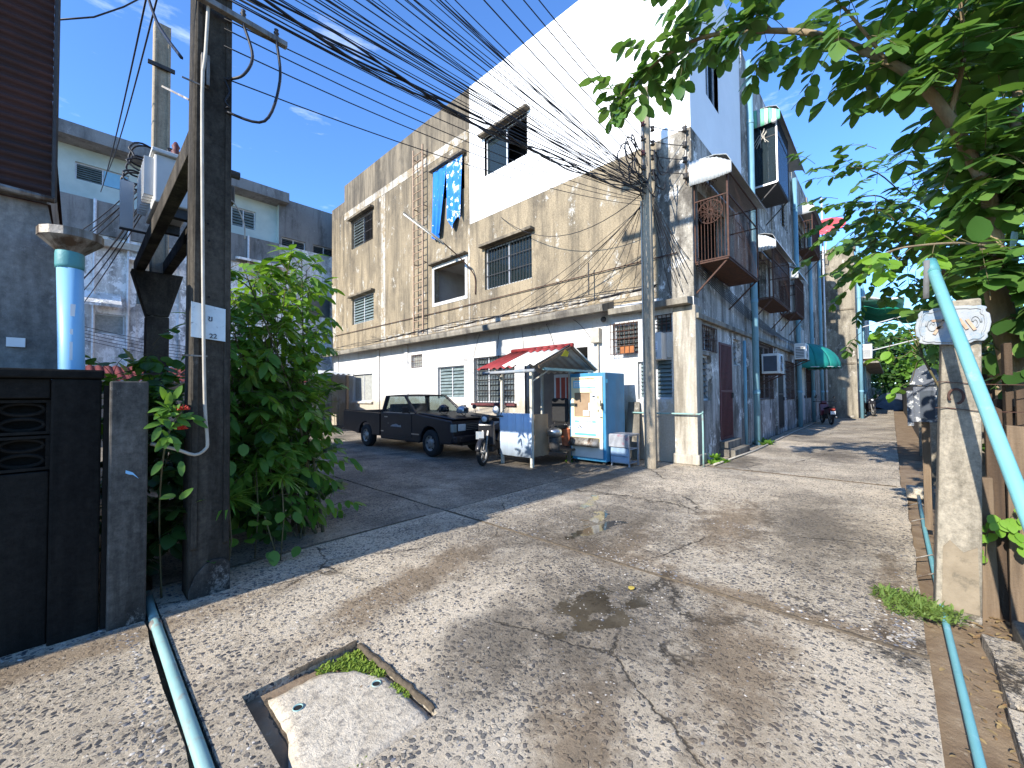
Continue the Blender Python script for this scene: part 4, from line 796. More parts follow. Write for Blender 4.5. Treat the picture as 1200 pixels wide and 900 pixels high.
tag(bd.build('leaning_board', M['ledge']), 'grey tapering board leaning on the wall behind the water machine', 'board')
cc = thing('security_camera', 'small black dome camera under the ledge above the rusty grille', 'camera', (-.2, 2.1, 3.3))
MB().sphere((-.15, 2.05, 3.28), .07).build('dome', M['iron'], cc, True, world=True); MB().tube([(-.15, 2.05, 3.34), (-.02, 2.05, 3.40)], .02, 8).build('arm', M['alu'], cc, world=True)
# rusty overhanging mesh panel propped at the corner (under the ledge)
gp = thing('rusty_rack', 'rusty wire rack hanging under the ledge beside the corner pole', 'rack', (-.2, 1.5, 2.6))
for y in np.linspace(1.27, 1.86, 6): MB().tube([(-.16, y, 2.40), (-.16, y, 3.15)], .008, 5).build('upright_wire', M['rust'], gp, world=True)
for z in np.linspace(2.42, 3.12, 5): MB().tube([(-.165, 1.26, z), (-.165, 1.87, z)], .008, 5).build('cross_wire', M['rust'], gp, world=True)
M['rustor'] = mat('orange_rust_sheet', (.36, .13, .04), (.24, .09, .035), 12, .85)
MB().box(-.15, -.14, 1.27, 1.62, 2.42, 2.60).build('rusty_sheet', M['rustor'], gp, world=True)

# ------------------------------------------------------------------ old black pickup
M['black'] = mat('faded_black_car_paint', (.006, .0055, .008), (.011, .010, .013), 4, .45, .1, 40, 0, .45, spots=((.12, .105, .105), .64, .70, 5))
M['chrome'] = mat('dull_chrome', (.45, .45, .45), (.3, .3, .3), 9, .3, .05, 40, .9)
M['rim'] = mat('dirty_steel_wheel', (.32, .31, .29), (.20, .19, .17), 12, .5, .1, 40, .5)
M['lamp'] = mat('headlamp_glass', (.5, .52, .52), (.4, .42, .42), 20, .15, .3, 120, 0, .6)
M['amber'] = mat('amber_lens', (.5, .16, .02), (.42, .13, .02), 9, .3, .1)
tk = thing('pickup_truck', 'old faded black single-cab pickup parked along the building', 'pickup', (-2.15, 7.0, 0), -math.pi/2)
# local frame: x forward, y left; near (camera) side is local -y ; length 4.75 m, width 1.6
WF, WR, TW = 1.78, -1.42, .80       # wheel axles, half width
def arc(cx, r, a0, a1, n=9): return [(cx+r*math.cos(math.radians(lerp(a0, a1, i/n))), .33+r*math.sin(math.radians(lerp(a0, a1, i/n)))) for i in range(n+1)]
low = .30
side_cab = [(-.55, low)] + [(1.30, low)] + [(WF-.40, .33)] + arc(WF, .40, 180, 0)[1:-1] + [(WF+.40, .33), (2.62, .36), (2.68, .50), (2.68, .72), (2.60, .90), (1.25, 1.02), (1.18, 1.03), (-.55, 1.03)]
mb = MB(); mb.prism(side_cab, lambda a, b, o: (a, o, b), -TW, TW); mb.build('front_body', M['black'], tk, bevel=.035, seg=3)
side_bed = [(-2.85, .45), (WR-.42, .38)] + arc(WR, .42, 175, 5) + [(WR+.42, .38), (-.60, .38), (-.60, 1.0), (-2.85, 1.03)]
for s in (-1, 1): MB().prism(side_bed, lambda a, b, o: (a, o, b), s*TW, s*(TW-.07)).build('bed_side', M['black'], tk, bevel=.02)
MB().box(-2.83, -.62, -TW+.07, TW-.07, .58, .62).build('bed_floor', M['iron'], tk)
MB().box(-2.89, -2.85, -TW+.02, TW-.02, .50, 1.02).build('tailgate', M['black'], tk, bevel=.012)
MB().box(-.66, -.60, -TW+.07, TW-.07, .62, 1.03).build('bed_front', M['black'], tk, bevel=.01)
for s in (-1, 1): MB().tube([(-2.83, s*(TW-.03), 1.05), (-.62, s*(TW-.03), 1.04)], .018, 6).build('bed_rail', M['black'], tk)
# cab greenhouse: pillars, roof, glass
def pil(p, q, w_): return MB().bar(p, q, w_, w_*.8).build('pillar', M['black'], tk, bevel=.01)
RT = .66
for s in (-1, 1):
    pil((1.16, s*(TW-.05), 1.02), (.52, s*RT, 1.47), .065); pil((.28-.72, s*(TW-.05), 1.02), (-.34, s*RT, 1.47), .09); pil((-.52, s*(TW-.05), 1.02), (-.44, s*RT, 1.47), .06)
    MB().add([(1.10, s*(TW-.055), 1.03), (-.40, s*(TW-.055), 1.03), (-.32, s*(RT+.0), 1.46), (.52, s*(RT+.0), 1.46)], [(0, 1, 2, 3)]).build('side_window', M['glass'], tk)
    MB().bar((-.40, s*(TW-.03), 1.03), (1.12, s*(TW-.03), 1.03), .03, .03).build('window_trim', M['chrome'], tk)
    MB().box(-.36, 1.02, s*TW, s*(TW+.012), .42, 1.0).build('door', M['black'], tk, bevel=.01)
    MB().box(-.28, -.12, s*(TW+.012), s*(TW+.03), .90, .93).build('door_handle', M['chrome'], tk)
    MB().prism([(.0, .66), (.55, .66), (.52, .72), (.45, .70), (.3, .74), (.1, .71)], lambda a, b, o: (a, o, b), s*(TW+.0122), s*(TW+.0135)).build('worn_lettering', M['plaque'], tk)
    MB().bar((.95, s*(TW+.01), 1.04), (.98, s*(TW+.16), 1.10), .03, .03).build('mirror_arm', M['iron'], tk); MB().box(.95, 1.0, s*(TW+.08), s*(TW+.24), 1.05, 1.20).build('wing_mirror', M['black'], tk, bevel=.015)
    MB().box(2.685, 2.72, s*.44, s*.66, .66, .82).build('headlight', M['lamp'], tk, bevel=.015); MB().box(2.60, 2.695, s*.69, s*.805, .64, .82).build('indicator', M['louvre'], tk, bevel=.01)
    MB().box(-2.90, -2.87, s*.62, s*.78, .60, .95).build('tail_light', M['inkred'], tk, bevel=.01)
    MB().box(-.5, 1.35, s*(TW-.02), s*(TW+.01), .50, .53).build('trim_strip', M['chrome'], tk)
mb = MB(); mb.grid(lambda u, t: (lerp(-.46, .56, u), lerp(-.68, .68, t), 1.475+.035*math.sin(u*math.pi)**.5*math.sin(t*math.pi)**.5), 8, 8).build('roof', M['black'], tk, True, solid=.03)
MB().add([(1.15, -.72, 1.03), (1.15, .72, 1.03), (.53, .62, 1.46), (.53, -.62, 1.46)], [(0, 1, 2, 3)]).build('windscreen', M['glass'], tk)
MB().add([(-.50, -.70, 1.06), (-.50, .70, 1.06), (-.43, .62, 1.45), (-.43, -.62, 1.45)], [(0, 1, 2, 3)]).build('rear_window', M['glass'], tk)
mb = MB(); mb.grid(lambda u, t: (lerp(1.24, 2.62, u), lerp(-.74, .74, t), lerp(1.035, .93, u)+.03*math.sin(t*math.pi)**.4*math.sin(min(1, u*1.1)*math.pi)**.3), 10, 10).build('bonnet', M['black'], tk, True, solid=.02)
MB().box(-.30, .25, -.6, .6, .62, .78).box(-.40, -.22, -.6, .6, .70, 1.25).build('bench_seat', M['iron'], tk, bevel=.03)
pts = [(.78+.05*math.cos(t), .38+.17*math.cos(t), 1.02+.17*math.sin(t)) for t in np.linspace(0, 2*math.pi, 17)]; MB().tube(pts, .013, 6, False).build('steering_wheel', M['iron'], tk)
MB().box(2.68, 2.705, -.43, .43, .66, .84).build('grille', M['iron'], tk)
for k in range(4): MB().box(2.706, 2.715, -.42, .42, .68+.04*k, .69+.04*k).build('grille_bar', M['chrome'], tk)
MB().box(2.66, 2.80, -.80, .80, .40, .55).build('front_bumper', M['black'], tk, bevel=.03); MB().box(-2.98, -2.88, -.78, .78, .42, .54).build('rear_bumper', M['black'], tk, bevel=.02)
MB().box(2.80, 2.806, -.17, .17, .44, .54).build('number_plate', M['paper'], tk)
MB().box(-2.7, 2.6, -.45, .45, .30, .42).build('chassis', M['iron'], tk)
for x in (WF, WR):
    for s in (-1, 1):
        wh = MB().lathe((x, s*.69, .33), [(.19, -.10), (.30, -.10), (.325, -.07), (.33, 0), (.325, .07), (.30, .10), (.19, .10)], 28, 'y', cap=False).build('wheel', M['rubber'], tk, True)
        MB().lathe((x, s*.69, .33), [(.205, s*.06), (.195, s*.10), (.18, s*.075), (.11, s*.06), (.09, s*.09), (.05, s*.10), (.0005, s*.10)], 20, 'y', cap=False).build('rim', M['rim'], wh, True)
        for k in range(6): t = k*math.pi/3; MB().lathe((x+.145*math.cos(t), s*.69, .33+.145*math.sin(t)), [(.022, s*.062), (.022, s*.0735)], 8, 'y').build('rim_hole', M['dark'], wh)
# helmets on the bonnet
M['helm'] = mat('glossy_black_helmet', (.02, .02, .022), (.03, .03, .03), 4, .15, 0, 40, 0, .6); M['helm2'] = mat('silver_helmet', (.42, .42, .42), (.34, .34, .34), 4, .2, 0, 40, .5)
def helmet(loc, mt, label, rz):
    t = thing('helmet', label, 'helmet', loc, rz)
    MB().grid(lambda u, v: (.135*math.sin(v*2.1)*math.cos(2*math.pi*u)*1.12, .125*math.sin(v*2.1)*math.sin(2*math.pi*u), .115+.12*math.cos(v*2.1)), 20, 10).build('shell', mt, t, True, solid=.012)
    MB().grid(lambda u, v: (.148*math.cos(lerp(-.9, .9, u))*1.05, .135*math.sin(lerp(-.9, .9, u)), .09+.09*v), 10, 4).build('visor', M['bluglass'], t, True, solid=.003)
    MB().tube([(.02, -.115, .06), (.05, -.05, -.0), (.05, .05, .0), (.02, .115, .06)], .007, 5).build('strap', M['iron'], t)
helmet((-2.62, 5.08, 1.03), M['helm'], 'black glossy motorcycle helmet on the pickup bonnet below the windscreen', -1.9)
helmet((-2.30, 4.75, .995), M['helm2'], 'silver helmet lying on the pickup bonnet edge', -1.2)

# ------------------------------------------------------------------ motorcycles
def motorbike(label, loc, rz, paint, group=None, plate=None):
    t = thing('motorcycle', label, 'motorcycle', loc, rz, group)
    for x in (-.62, .62):
        wh = MB().lathe((x, 0, .28), [(.215, -.035), (.26, -.04), (.28, -.02), (.283, 0), (.28, .02), (.26, .04), (.215, .035)], 24, 'y', False).build('wheel', M['rubber'], t, True)
        rm = MB().lathe((x, 0, .28), [(.218, -.02), (.205, -.02), (.205, .02), (.218, .02)], 24, 'y', False).lathe((x, 0, .28), [(.04, -.04), (.04, .04)], 10, 'y')
        for k in range(6): a = k*math.pi/3; rm.bar((x, 0, .28), (x+.21*math.cos(a), 0, .28+.21*math.sin(a)), .016, .022)
        rm.build('rim', M['rim'], wh, True)
    def shell(pts, name, mt, w0): MB().prism(pts, lambda a, b, o: (a, o, b), -w0, w0).build(name, mt, t, bevel=.03, seg=3)
    shell([(-.82, .58), (-.25, .48), (.0, .42), (.08, .48), (-.1, .66), (-.55, .74), (-.9, .76)], 'tail_body', paint, .11)
    shell([(-.75, .745), (-.2, .68), (.02, .66), (.05, .72), (-.2, .77), (-.74, .83)], 'seat', M['rubber'], .12)
    shell([(.28, .36), (.44, .42), (.50, .85), (.42, .95), (.36, .9), (.30, .6)], 'leg_shield', paint, .17)
    shell([(-.2, .26), (.28, .24), (.32, .40), (.05, .46), (-.22, .46)], 'engine', M['iron'], .10)
    shell([(.30, .95), (.50, .90), (.54, 1.0), (.44, 1.07), (.32, 1.04)], 'handlebar_cowl', paint, .10)
    MB().lathe((.53, 0, .97), [(.06, -.02), (.062, .01), (.04, .03), (.001, .035)], 14, 'x').build('headlight', M['lamp'], t, True)
    MB().tube(spline([(.28, -.36, 1.03), (.36, -.15, 1.02), (.40, 0, .98), (.36, .15, 1.02), (.28, .36, 1.03)], 4), .013, 6).build('handlebar', M['iron'], t, True)
    for s in (-1, 1):
        MB().bar((.62, s*.06, .28), (.42, s*.06, .86), .03, .03).build('fork', M['rim'], t)
        MB().tube([(.30, s*.28, 1.03), (.26, s*.34, 1.2)], .006, 5).lathe((.25, s*.35, 1.23), [(.05, -.008), (.05, .008)], 12, 'x').build('mirror', M['iron'], t)
        MB().bar((-.62, s*.08, .28), (-.5, s*.10, .62), .03, .03).build('shock_absorber', M['rim'], t)
        MB().tube([(.28, s*.36, 1.03), (.22, s*.44, 1.03)], .018, 8).build('grip', M['rubber'], t)
    MB().grid(lambda u, v: (.62+.31*math.cos(lerp(.2, 2.4, u)), lerp(-.05, .05, v), .28+.31*math.sin(lerp(.2, 2.4, u))), 12, 2).build('front_mudguard', paint, t, True, solid=.006)
    MB().grid(lambda u, v: (-.62+.32*math.cos(lerp(.9, 2.9, u)), lerp(-.06, .06, v), .28+.32*math.sin(lerp(.9, 2.9, u))), 12, 2).build('rear_mudguard', M['rubber'], t, True, solid=.006)
    MB().tube([(.0, -.13, .26), (-.3, -.15, .26), (-.8, -.15, .36)], [.02, .035, .045], 10).build('exhaust', M['chrome'], t, True)
    MB().box(-.92, -.90, -.09, .09, .48, .62).build('number_plate', M['paper'], t); MB().box(-.90, -.87, -.07, .07, .66, .72).build('tail_light', M['inkred'], t, bevel=.01)
    MB().tube([(-.05, .1, .25), (-.1, .22, .0)], .01, 6).build('side_stand', M['iron'], t)
    if plate: MB().box(.68, .69, -.13, .05, .56, .72).build('front_plate', M['plaque'], t)
    return t
M['mred'] = mat('dark_red_scooter_paint', (.14, .012, .02), (.10, .01, .015), 5, .3, 0, 40, 0, .5); M['mblk'] = mat('black_scooter_paint', (.015, .015, .018), (.02, .02, .022), 5, .3, 0, 40, 0, .5)
motorbike('black motorcycle parked between the pickup nose and the snack stall', (-2.35, 3.62, 0), math.radians(205), M['mblk'], plate=True)
motorbike('dark red motorcycle parked against the lane wall under the teal canopy', (15.0, -.75, 0), math.radians(20), M['mred'])
motorbike('black motorcycle standing beyond the far block corner in the lane', (24.0, -1.95, 0), math.radians(200), M['mblk'])

# ------------------------------------------------------------------ snack stall
st = thing('snack_stall', 'small wooden stall with red and white corrugated gable roof and blue-white panel', 'stall', (-2.0, 2.7, 0))
M['stpost'] = mat('cream_painted_post', (.55, .52, .43), (.42, .38, .30), 6, .7); M['stpan'] = mat('pale_blue_white_panel', (.52, .60, .68), (.45, .53, .62), 3, .5, .05)
M['rred'] = mat('red_roof_sheet', (.24, .028, .026), (.17, .02, .02), 3, .55, .1); M['rwhite'] = mat('white_roof_sheet', (.70, .70, .67), (.55, .54, .5), 4, .55, .1)
for x, y in ((-2.44, 3.24), (-2.44, 2.40), (-1.05, 3.24), (-1.05, 2.42)): MB().box(x-.03, x+.03, y-.03, y+.03, 0, 2.02).build('post', M['stpost'], st, bevel=.005, world=True)
n = 9
for k in range(4):        # corrugated front panel in four sheets
    y0, y1 = lerp(3.28, 2.37, k/4), lerp(3.28, 2.37, (k+1)/4)
    MB().grid(lambda u, t: (-2.475-.008*math.cos(u*2*math.pi), lerp(y0, y1, u), lerp(.2, 1.10, t)), 8, 1).build('front_panel', M['stpan'], st, True, world=True, solid=.004)
M['card'] = mat('brown_cardboard', (.30, .21, .13), (.22, .15, .09), 4, .85)
MB().box(-2.41, -1.95, 2.36, 2.375, .22, 1.08).build('side_panel', M['card'], st, world=True)
for k in range(6): MB().box(-2.46+.26*k, -2.23+.26*k, 2.1 if k > 2 else 2.4, 3.26, .26, .30).build('deck_board', M['wood'], st, bevel=.004, world=True)
for x, y in ((-1.5, 2.15), (-.95, 2.15), (-1.5, 3.2)): MB().box(x-.03, x+.03, y-.03, y+.03, 0, .26).build('deck_leg', M['wood'], st, world=True)
E_, RX, RZ = 2.05, -1.55, 2.52     # eave height, ridge x, ridge height
def roofsheet(x0, z0, y0, y1, mt, lift=0):
    nn = int(abs(y1-y0)/.19*6)
    MB().grid(lambda u, t: (lerp(x0, RX, u), lerp(y0, y1, t), lerp(z0, RZ, u)+lift+.022*math.cos(t*nn/6*2*math.pi)), 2, nn).build('roof_sheet', mt, st, True, world=True, solid=.006)
roofsheet(-2.72, E_, 2.62, 3.75, M['rred']); roofsheet(-2.70, E_-.0, 2.02, 2.98, M['rwhite'], .03); roofsheet(-1.86, lerp(E_, RZ, .735)+.01, 2.02, 3.0, M['rred'], .04)
roofsheet(-.55, E_-.02, 1.98, 3.75, M['rwhite']); MB().tube([(RX, 1.98, RZ+.02), (RX, 3.76, RZ+.02)], .05, 8).build('ridge_cap', M['rred'], st, True, world=True)
for x, z in ((-2.66, E_), (-.6, E_)): MB().bar((x, 2.02, z-.02), (RX, 2.02, RZ-.02), .03, .06).build('rafter', M['wood'], st, world=True)
MB().bar((-2.5, 2.03, E_-.05), (-.7, 2.03, E_-.05), .05, .05).build('tie_beam', M['bluepipe'], st, world=True)
MB().tube([(-2.70, 2.1, E_-.09), (-2.70, 3.55, E_-.09)], .035, 10).build('eave_roll', M['plaque'], st, True, world=True)
MB().bar((-2.44, 2.40, 1.75), (-2.1, 2.2, 2.0), .025, .025).build('brace', M['stpost'], st, world=True)
MB().bar((-2.44, 3.24, 1.75), (-2.65, 3.24, 2.02), .025, .025).build('brace', M['stpost'], st, world=True)
MB().prism([(-1.95, 2.28), (-1.72, 2.28), (-1.66, 2.38), (-1.8, 2.42)], lambda a, b, o: (a, o, b), 2.0, 2.01).build('yellow_tag', mat('yellow_plastic', (.5, .42, .03)), st, world=True)
bk = thing('price_banner', 'white menu banner with dark red print hanging inside the stall', 'banner', (-.2, 2.9, 1.5))
MB().box(-.62, -.61, 2.62, 3.2, 1.0, 1.98).build('sheet', M['paper'], bk, world=True)
for k in range(3): MB().box(-.625, -.621, 2.70+.16*k, 2.82+.16*k, 1.35, 1.9).build('print_column', M['inkred'], bk, bevel=.02, world=True)
MB().box(-.625, -.621, 2.66, 3.16, 1.05, 1.2).build('print_block', mat('pale_blue_print', (.45, .55, .65)), bk, world=True)
ch = thing('stall_chair', 'black padded chair standing on the stall deck', 'chair', (-1.45, 2.55, .3))
MB().box(-1.68, -1.25, 2.35, 2.75, .72, .80).build('seat', M['rubber'], ch, bevel=.03, world=True); MB().box(-1.30, -1.22, 2.33, 2.77, .85, 1.40).build('backrest', M['rubber'], ch, bevel=.04, world=True)
for x, y in ((-1.65, 2.38), (-1.65, 2.72), (-1.28, 2.38), (-1.28, 2.72)): MB().tube([(x, y, .3), (x, y, .73)], .014, 6).build('leg', M['iron'], ch, world=True)
MB().tube([(-1.26, 2.4, .75), (-1.26, 2.4, .9)], .014, 6).tube([(-1.26, 2.7, .75), (-1.26, 2.7, .9)], .014, 6).build('back_stay', M['iron'], ch, world=True)
kt = thing('cooking_pot', 'dull steel cooking pot with loop handle standing in the stall', 'pot', (-1.95, 2.22, .3))
MB().lathe((-1.95, 2.2, .3), [(.10, 0), (.11, .02), (.11, .28), (.1, .30)], 18).build('stand', M['iron'], kt, True, world=True); MB().lathe((-1.95, 2.2, .60), [(.11, 0), (.15, .05), (.155, .12), (.14, .16), (.05, .19), (.001, .2)], 18).build('pot', M['chrome'], kt, True, world=True)
MB().tube([(-1.95+.13*math.cos(t), 2.2, .72+.14*math.sin(t)) for t in np.linspace(0, math.pi, 9)], .008, 6).build('handle', M['iron'], kt, world=True)
bk2 = thing('plastic_bucket', 'orange plastic bucket on the ground behind the water machine corner', 'bucket', (-1.45, 2.33, 0))
MB().lathe((-1.2, 2.42, .34), [(.11, 0), (.14, .36), (.15, .37), (.145, .38), (.13, .36), (.105, .02)], 18, cap=False).build('body', mat('orange_plastic', (.55, .16, .07)), bk2, True, world=True)
MB().tube([(-1.2, 2.42+.145*math.cos(t), .70+.10*math.sin(t)) for t in np.linspace(0, math.pi, 9)], .006, 5).build('handle', M['alu'], bk2, world=True)
bag = MB(); bag.grid(lambda u, v: (-2.52+.07*math.sin(math.pi*v)*math.cos(2*math.pi*u), 3.36+.07*math.sin(math.pi*v)*math.sin(2*math.pi*u), 1.16+.08*math.cos(math.pi*v)+.01*math.sin(u*25)), 14, 8)
tag(bag.build('plastic_bag', M['paper'], None, True), 'crumpled white plastic bag tied to the stall post', 'bag')

# ------------------------------------------------------------------ drinking water vending machine
vm = thing('water_vending_machine', 'tall blue drinking water vending machine with cream front', 'vending machine', (-.88, 1.8, 0))
M['vblue'] = mat('mid_blue_cabinet_paint', (.055, .25, .42), (.045, .20, .34), 3, .45, .08, 40, streak=((.09, .16, .21), .5, .75, 4)); M['vcream'] = mat('cream_front_panel', (.74, .66, .42), (.70, .61, .37), 2, .5, .03); M['vcyan'] = mat('light_blue_label', (.12, .50, .70), (.11, .46, .65), 3, .5, 0)
vx, vy0, vy1 = -1.30, 1.36, 2.25
MB().box(vx, -.47, vy0, vy1, .07, 1.94).build('cabinet', M['vblue'], vm, bevel=.015, world=True)
for x in (-1.2, -.55):
    for y in (1.45, 2.15): MB().box(x-.03, x+.03, y-.03, y+.03, 0, .07).build('foot', M['iron'], vm, world=True)
def V(y0, y1, z0, z1, d0, d1): return MB().box(vx-d1, vx-d0, y0, y1, z0, z1)
# front door panel around a real niche
fpn = MB(); sheet(fpn, lambda a, b, o: (vx-.022-o, a, b), vy0+.06, vy1-.05, .14, 1.86, [(1.72, 2.12, 1.0, 1.52)], .02); fpn.build('front_panel', M['vcream'], vm, world=True)
V(vy0+.06, vy1-.05, .14, .48, .0225, .026).build('kick_panel', M['cabinet'], vm, world=True)
nb = MB(); nb.add([(vx+.004-.006, 1.72, 1.0), (vx-.002, 2.12, 1.0), (vx-.002, 2.12, 1.52), (vx-.002, 1.72, 1.52)], [(0, 1, 2, 3)]).build('niche_back', M['card'], vm, world=True)
V(1.74, 1.90, 1.02, 1.14, .004, .02).build('dispenser', M['cabinet'], vm, world=True); V(1.72, 1.76, 1.14, 1.30, .004, .02).build('nozzle', M['paper'], vm, world=True)
V(1.55, 1.70, 1.10, 1.50, .0225, .028).build('control_panel', M['paper'], vm, world=True)
V(1.59, 1.66, 1.28, 1.40, .028, .031).build('display', M['cabinet'], vm, world=True)
for y, z, w_, h_ in ((1.52, 1.42, .02, .05), (1.52, 1.14, .02, .05), (1.46, 1.3, .02, .12), (1.45, 1.0, .05, .02), (1.62, 1.44, .06, .03)): V(y-w_/2, y+w_/2, z-h_/2, z+h_/2, .028, .034).build('button', M['ink'], vm, world=True)
V(1.405, 1.44, 1.17, 1.30, .022, .05).build('lock_handle', M['iron'], vm, bevel=.008, world=True)
V(1.58, 2.14, 1.62, 1.78, .0225, .025).build('label', M['vcyan'], vm, world=True)
V(1.60, 2.12, 1.64, 1.76, .0252, .0265).build('label_band', M['paper'], vm, world=True)
V(1.58, 2.12, .88, .92, .0225, .025).build('label', M['vcyan'], vm, world=True); V(1.58, 2.12, .60, .65, .0225, .025).build('label', M['vcyan'], vm, world=True)
q = random.Random(5); pr_ = MB()
def prt(y0, y1, z, h_, d=.0267):   # rows of small letter-like print
    mbp = MB(); y = y1
    while y > y0:
        w_ = q.uniform(.010, .022); mbp.box(vx-d-.001, vx-d, y-w_, y, z+q.uniform(-.003, .003), z+h_*q.uniform(.6, 1)); y -= w_+.006
    return mbp
prt(1.64, 2.10, 1.70, .03).build('label_print', M['vcyan'], vm, world=True); prt(1.64, 2.10, 1.655, .025).build('label_print', M['vcyan'], vm, world=True)
prt(1.62, 2.10, 1.805, .028, .0226).build('title_print', M['inkred'], vm, world=True); prt(1.66, 2.0, .888, .02, .0252).build('label_print', M['paper'], vm, world=True)
for k in range(3): prt(1.64+.03*k, 1.84, .80-.045*k, .02, .0226).build('small_print', M['inkblue'], vm, world=True)
for k in range(2): MB().add([(vx-.024, 2.06-.07*k, .80), (vx-.024, 2.0-.07*k, .73), (vx-.024, 1.98-.07*k, .745), (vx-.024, 2.04-.07*k, .815)], [(0, 1, 2, 3)]).add([(vx-.024, 2.03-.07*k, .83), (vx-.024, 1.95-.05*k, .76), (vx-.024, 1.94-.05*k, .775), (vx-.024, 2.02-.07*k, .845)], [(0, 1, 2, 3)]).build('emblem', M['inkblue'], vm, world=True)
trg = MB(); trg.prism([(0, .56), (.05, .55), (.14, .43), (.12, .38), (.06, .37), (0, .40)], lambda a, b, o: (vx-.022-a, o, b), 1.50, 2.20); trg.build('bottle_tray_hood', M['zinc'], vm, True, world=True)
MB().box(-1.27, -1.2, 1.3595, 1.357, 1.72, 1.80).build('sticker', M['vcyan'], vm, world=True)
# small steel cabinet
sc_ = thing('steel_cabinet', 'dented grey steel cart with red paint spatter beside the corner pole', 'cabinet', (-1.0, 1.1, 0))
M['steel'] = mat('scratched_steel_sheet', (.42, .43, .45), (.30, .31, .33), 6, .45, .2, 40, .4, spots=((.36, .02, .06), .60, .68, 3.3)); M['stblue'] = mat('dull_blue_steel', (.26, .36, .46), (.20, .28, .37), 5, .5, .15)
cx0, cx1, cy0, cy1 = -1.16, -.72, .92, 1.33
MB().box(cx0-.03, cx1, cy0-.02, cy1+.02, .62, .66).build('worktop', M['steel'], sc_, bevel=.006, world=True)
MB().box(cx0-.045, cx0-.033, cy0-.02, cy1+.02, .40, .645).build('splash_apron', M['steel'], sc_, world=True)
for z0, z1 in ((.08, .20), (.21, .38)): MB().box(cx0-.01, cx0+.01, cy0, cy1, z0, z1).build('drawer_front', M['stblue'], sc_, bevel=.005, world=True)
MB().box(cx0+.02, cx1, cy0+.02, cy1, .06, .075).box(cx0+.02, cx1, cy0+.02, cy1, .34, .355).build('shelf', M['stblue'], sc_, world=True)
for x in (cx0+.02, cx1-.02):
    for y in (cy0+.01, cy1-.01): MB().box(x-.015, x+.015, y-.015, y+.015, 0, .62).build('leg', M['steel'], sc_, world=True)
MB().box(cx0+.02, cx1, cy1-.012, cy1, .07, .62).build('side_panel', M['stblue'], sc_, world=True)
# ------------------------------------------------------------------ lane side: cages, awnings, pipes, air conditioners
def corr_awning(root, x0, x1, y0, z0, drop, front, stripes=None, name='awning'):
    """awning over a cage: top sheet sloping out from the wall, curved front valance facing down the lane mouth"""
    n = 40
    pr_ = [(0.02, z0+.14), (y0*.6, z0+.12), (y0*.88, z0+.04), (y0, z0-.14)]
    def pt(t):
        t *= 3; i = min(2, int(t)); f = t-i; return lerp(pr_[i][0], pr_[i+1][0], f), lerp(pr_[i][1], pr_[i+1][1], f)
    mb = MB(); nn = int((x1-x0)/.09*4)
    mb.grid(lambda u, t: (lerp(x0, x1, u), -pt(t)[0], pt(t)[1]+.008*math.cos(u*nn*math.pi/2)), nn, 9); a = mb.build('awning_roof', M['awning'], root, True, world=True, solid=.006)
    # end valance at the lane mouth
    def vb(u, t):
        y = lerp(-.02, y0, u); zt = pt(u)[1]; b_ = min(z0-front-.02*math.sin(u*3), zt-.03)
        return (x0-.03-.012*math.cos(u*y0/.075*2*math.pi), -y, lerp(zt, b_, t))
    if stripes:
        k = 8
        for i in range(k):
            m_ = MB(); m_.grid(lambda u, t: vb(lerp(i/k, (i+1)/k, u), t), 3, 3); m_.build('valance_stripe', M['awn_green'] if i % 2 else M['awning'], root, True, world=True, solid=.006)
    else:
        m_ = MB(); m_.grid(vb, 90, 3); m_.build('valance', M['awning'], root, True, world=True, solid=.006)
    return a
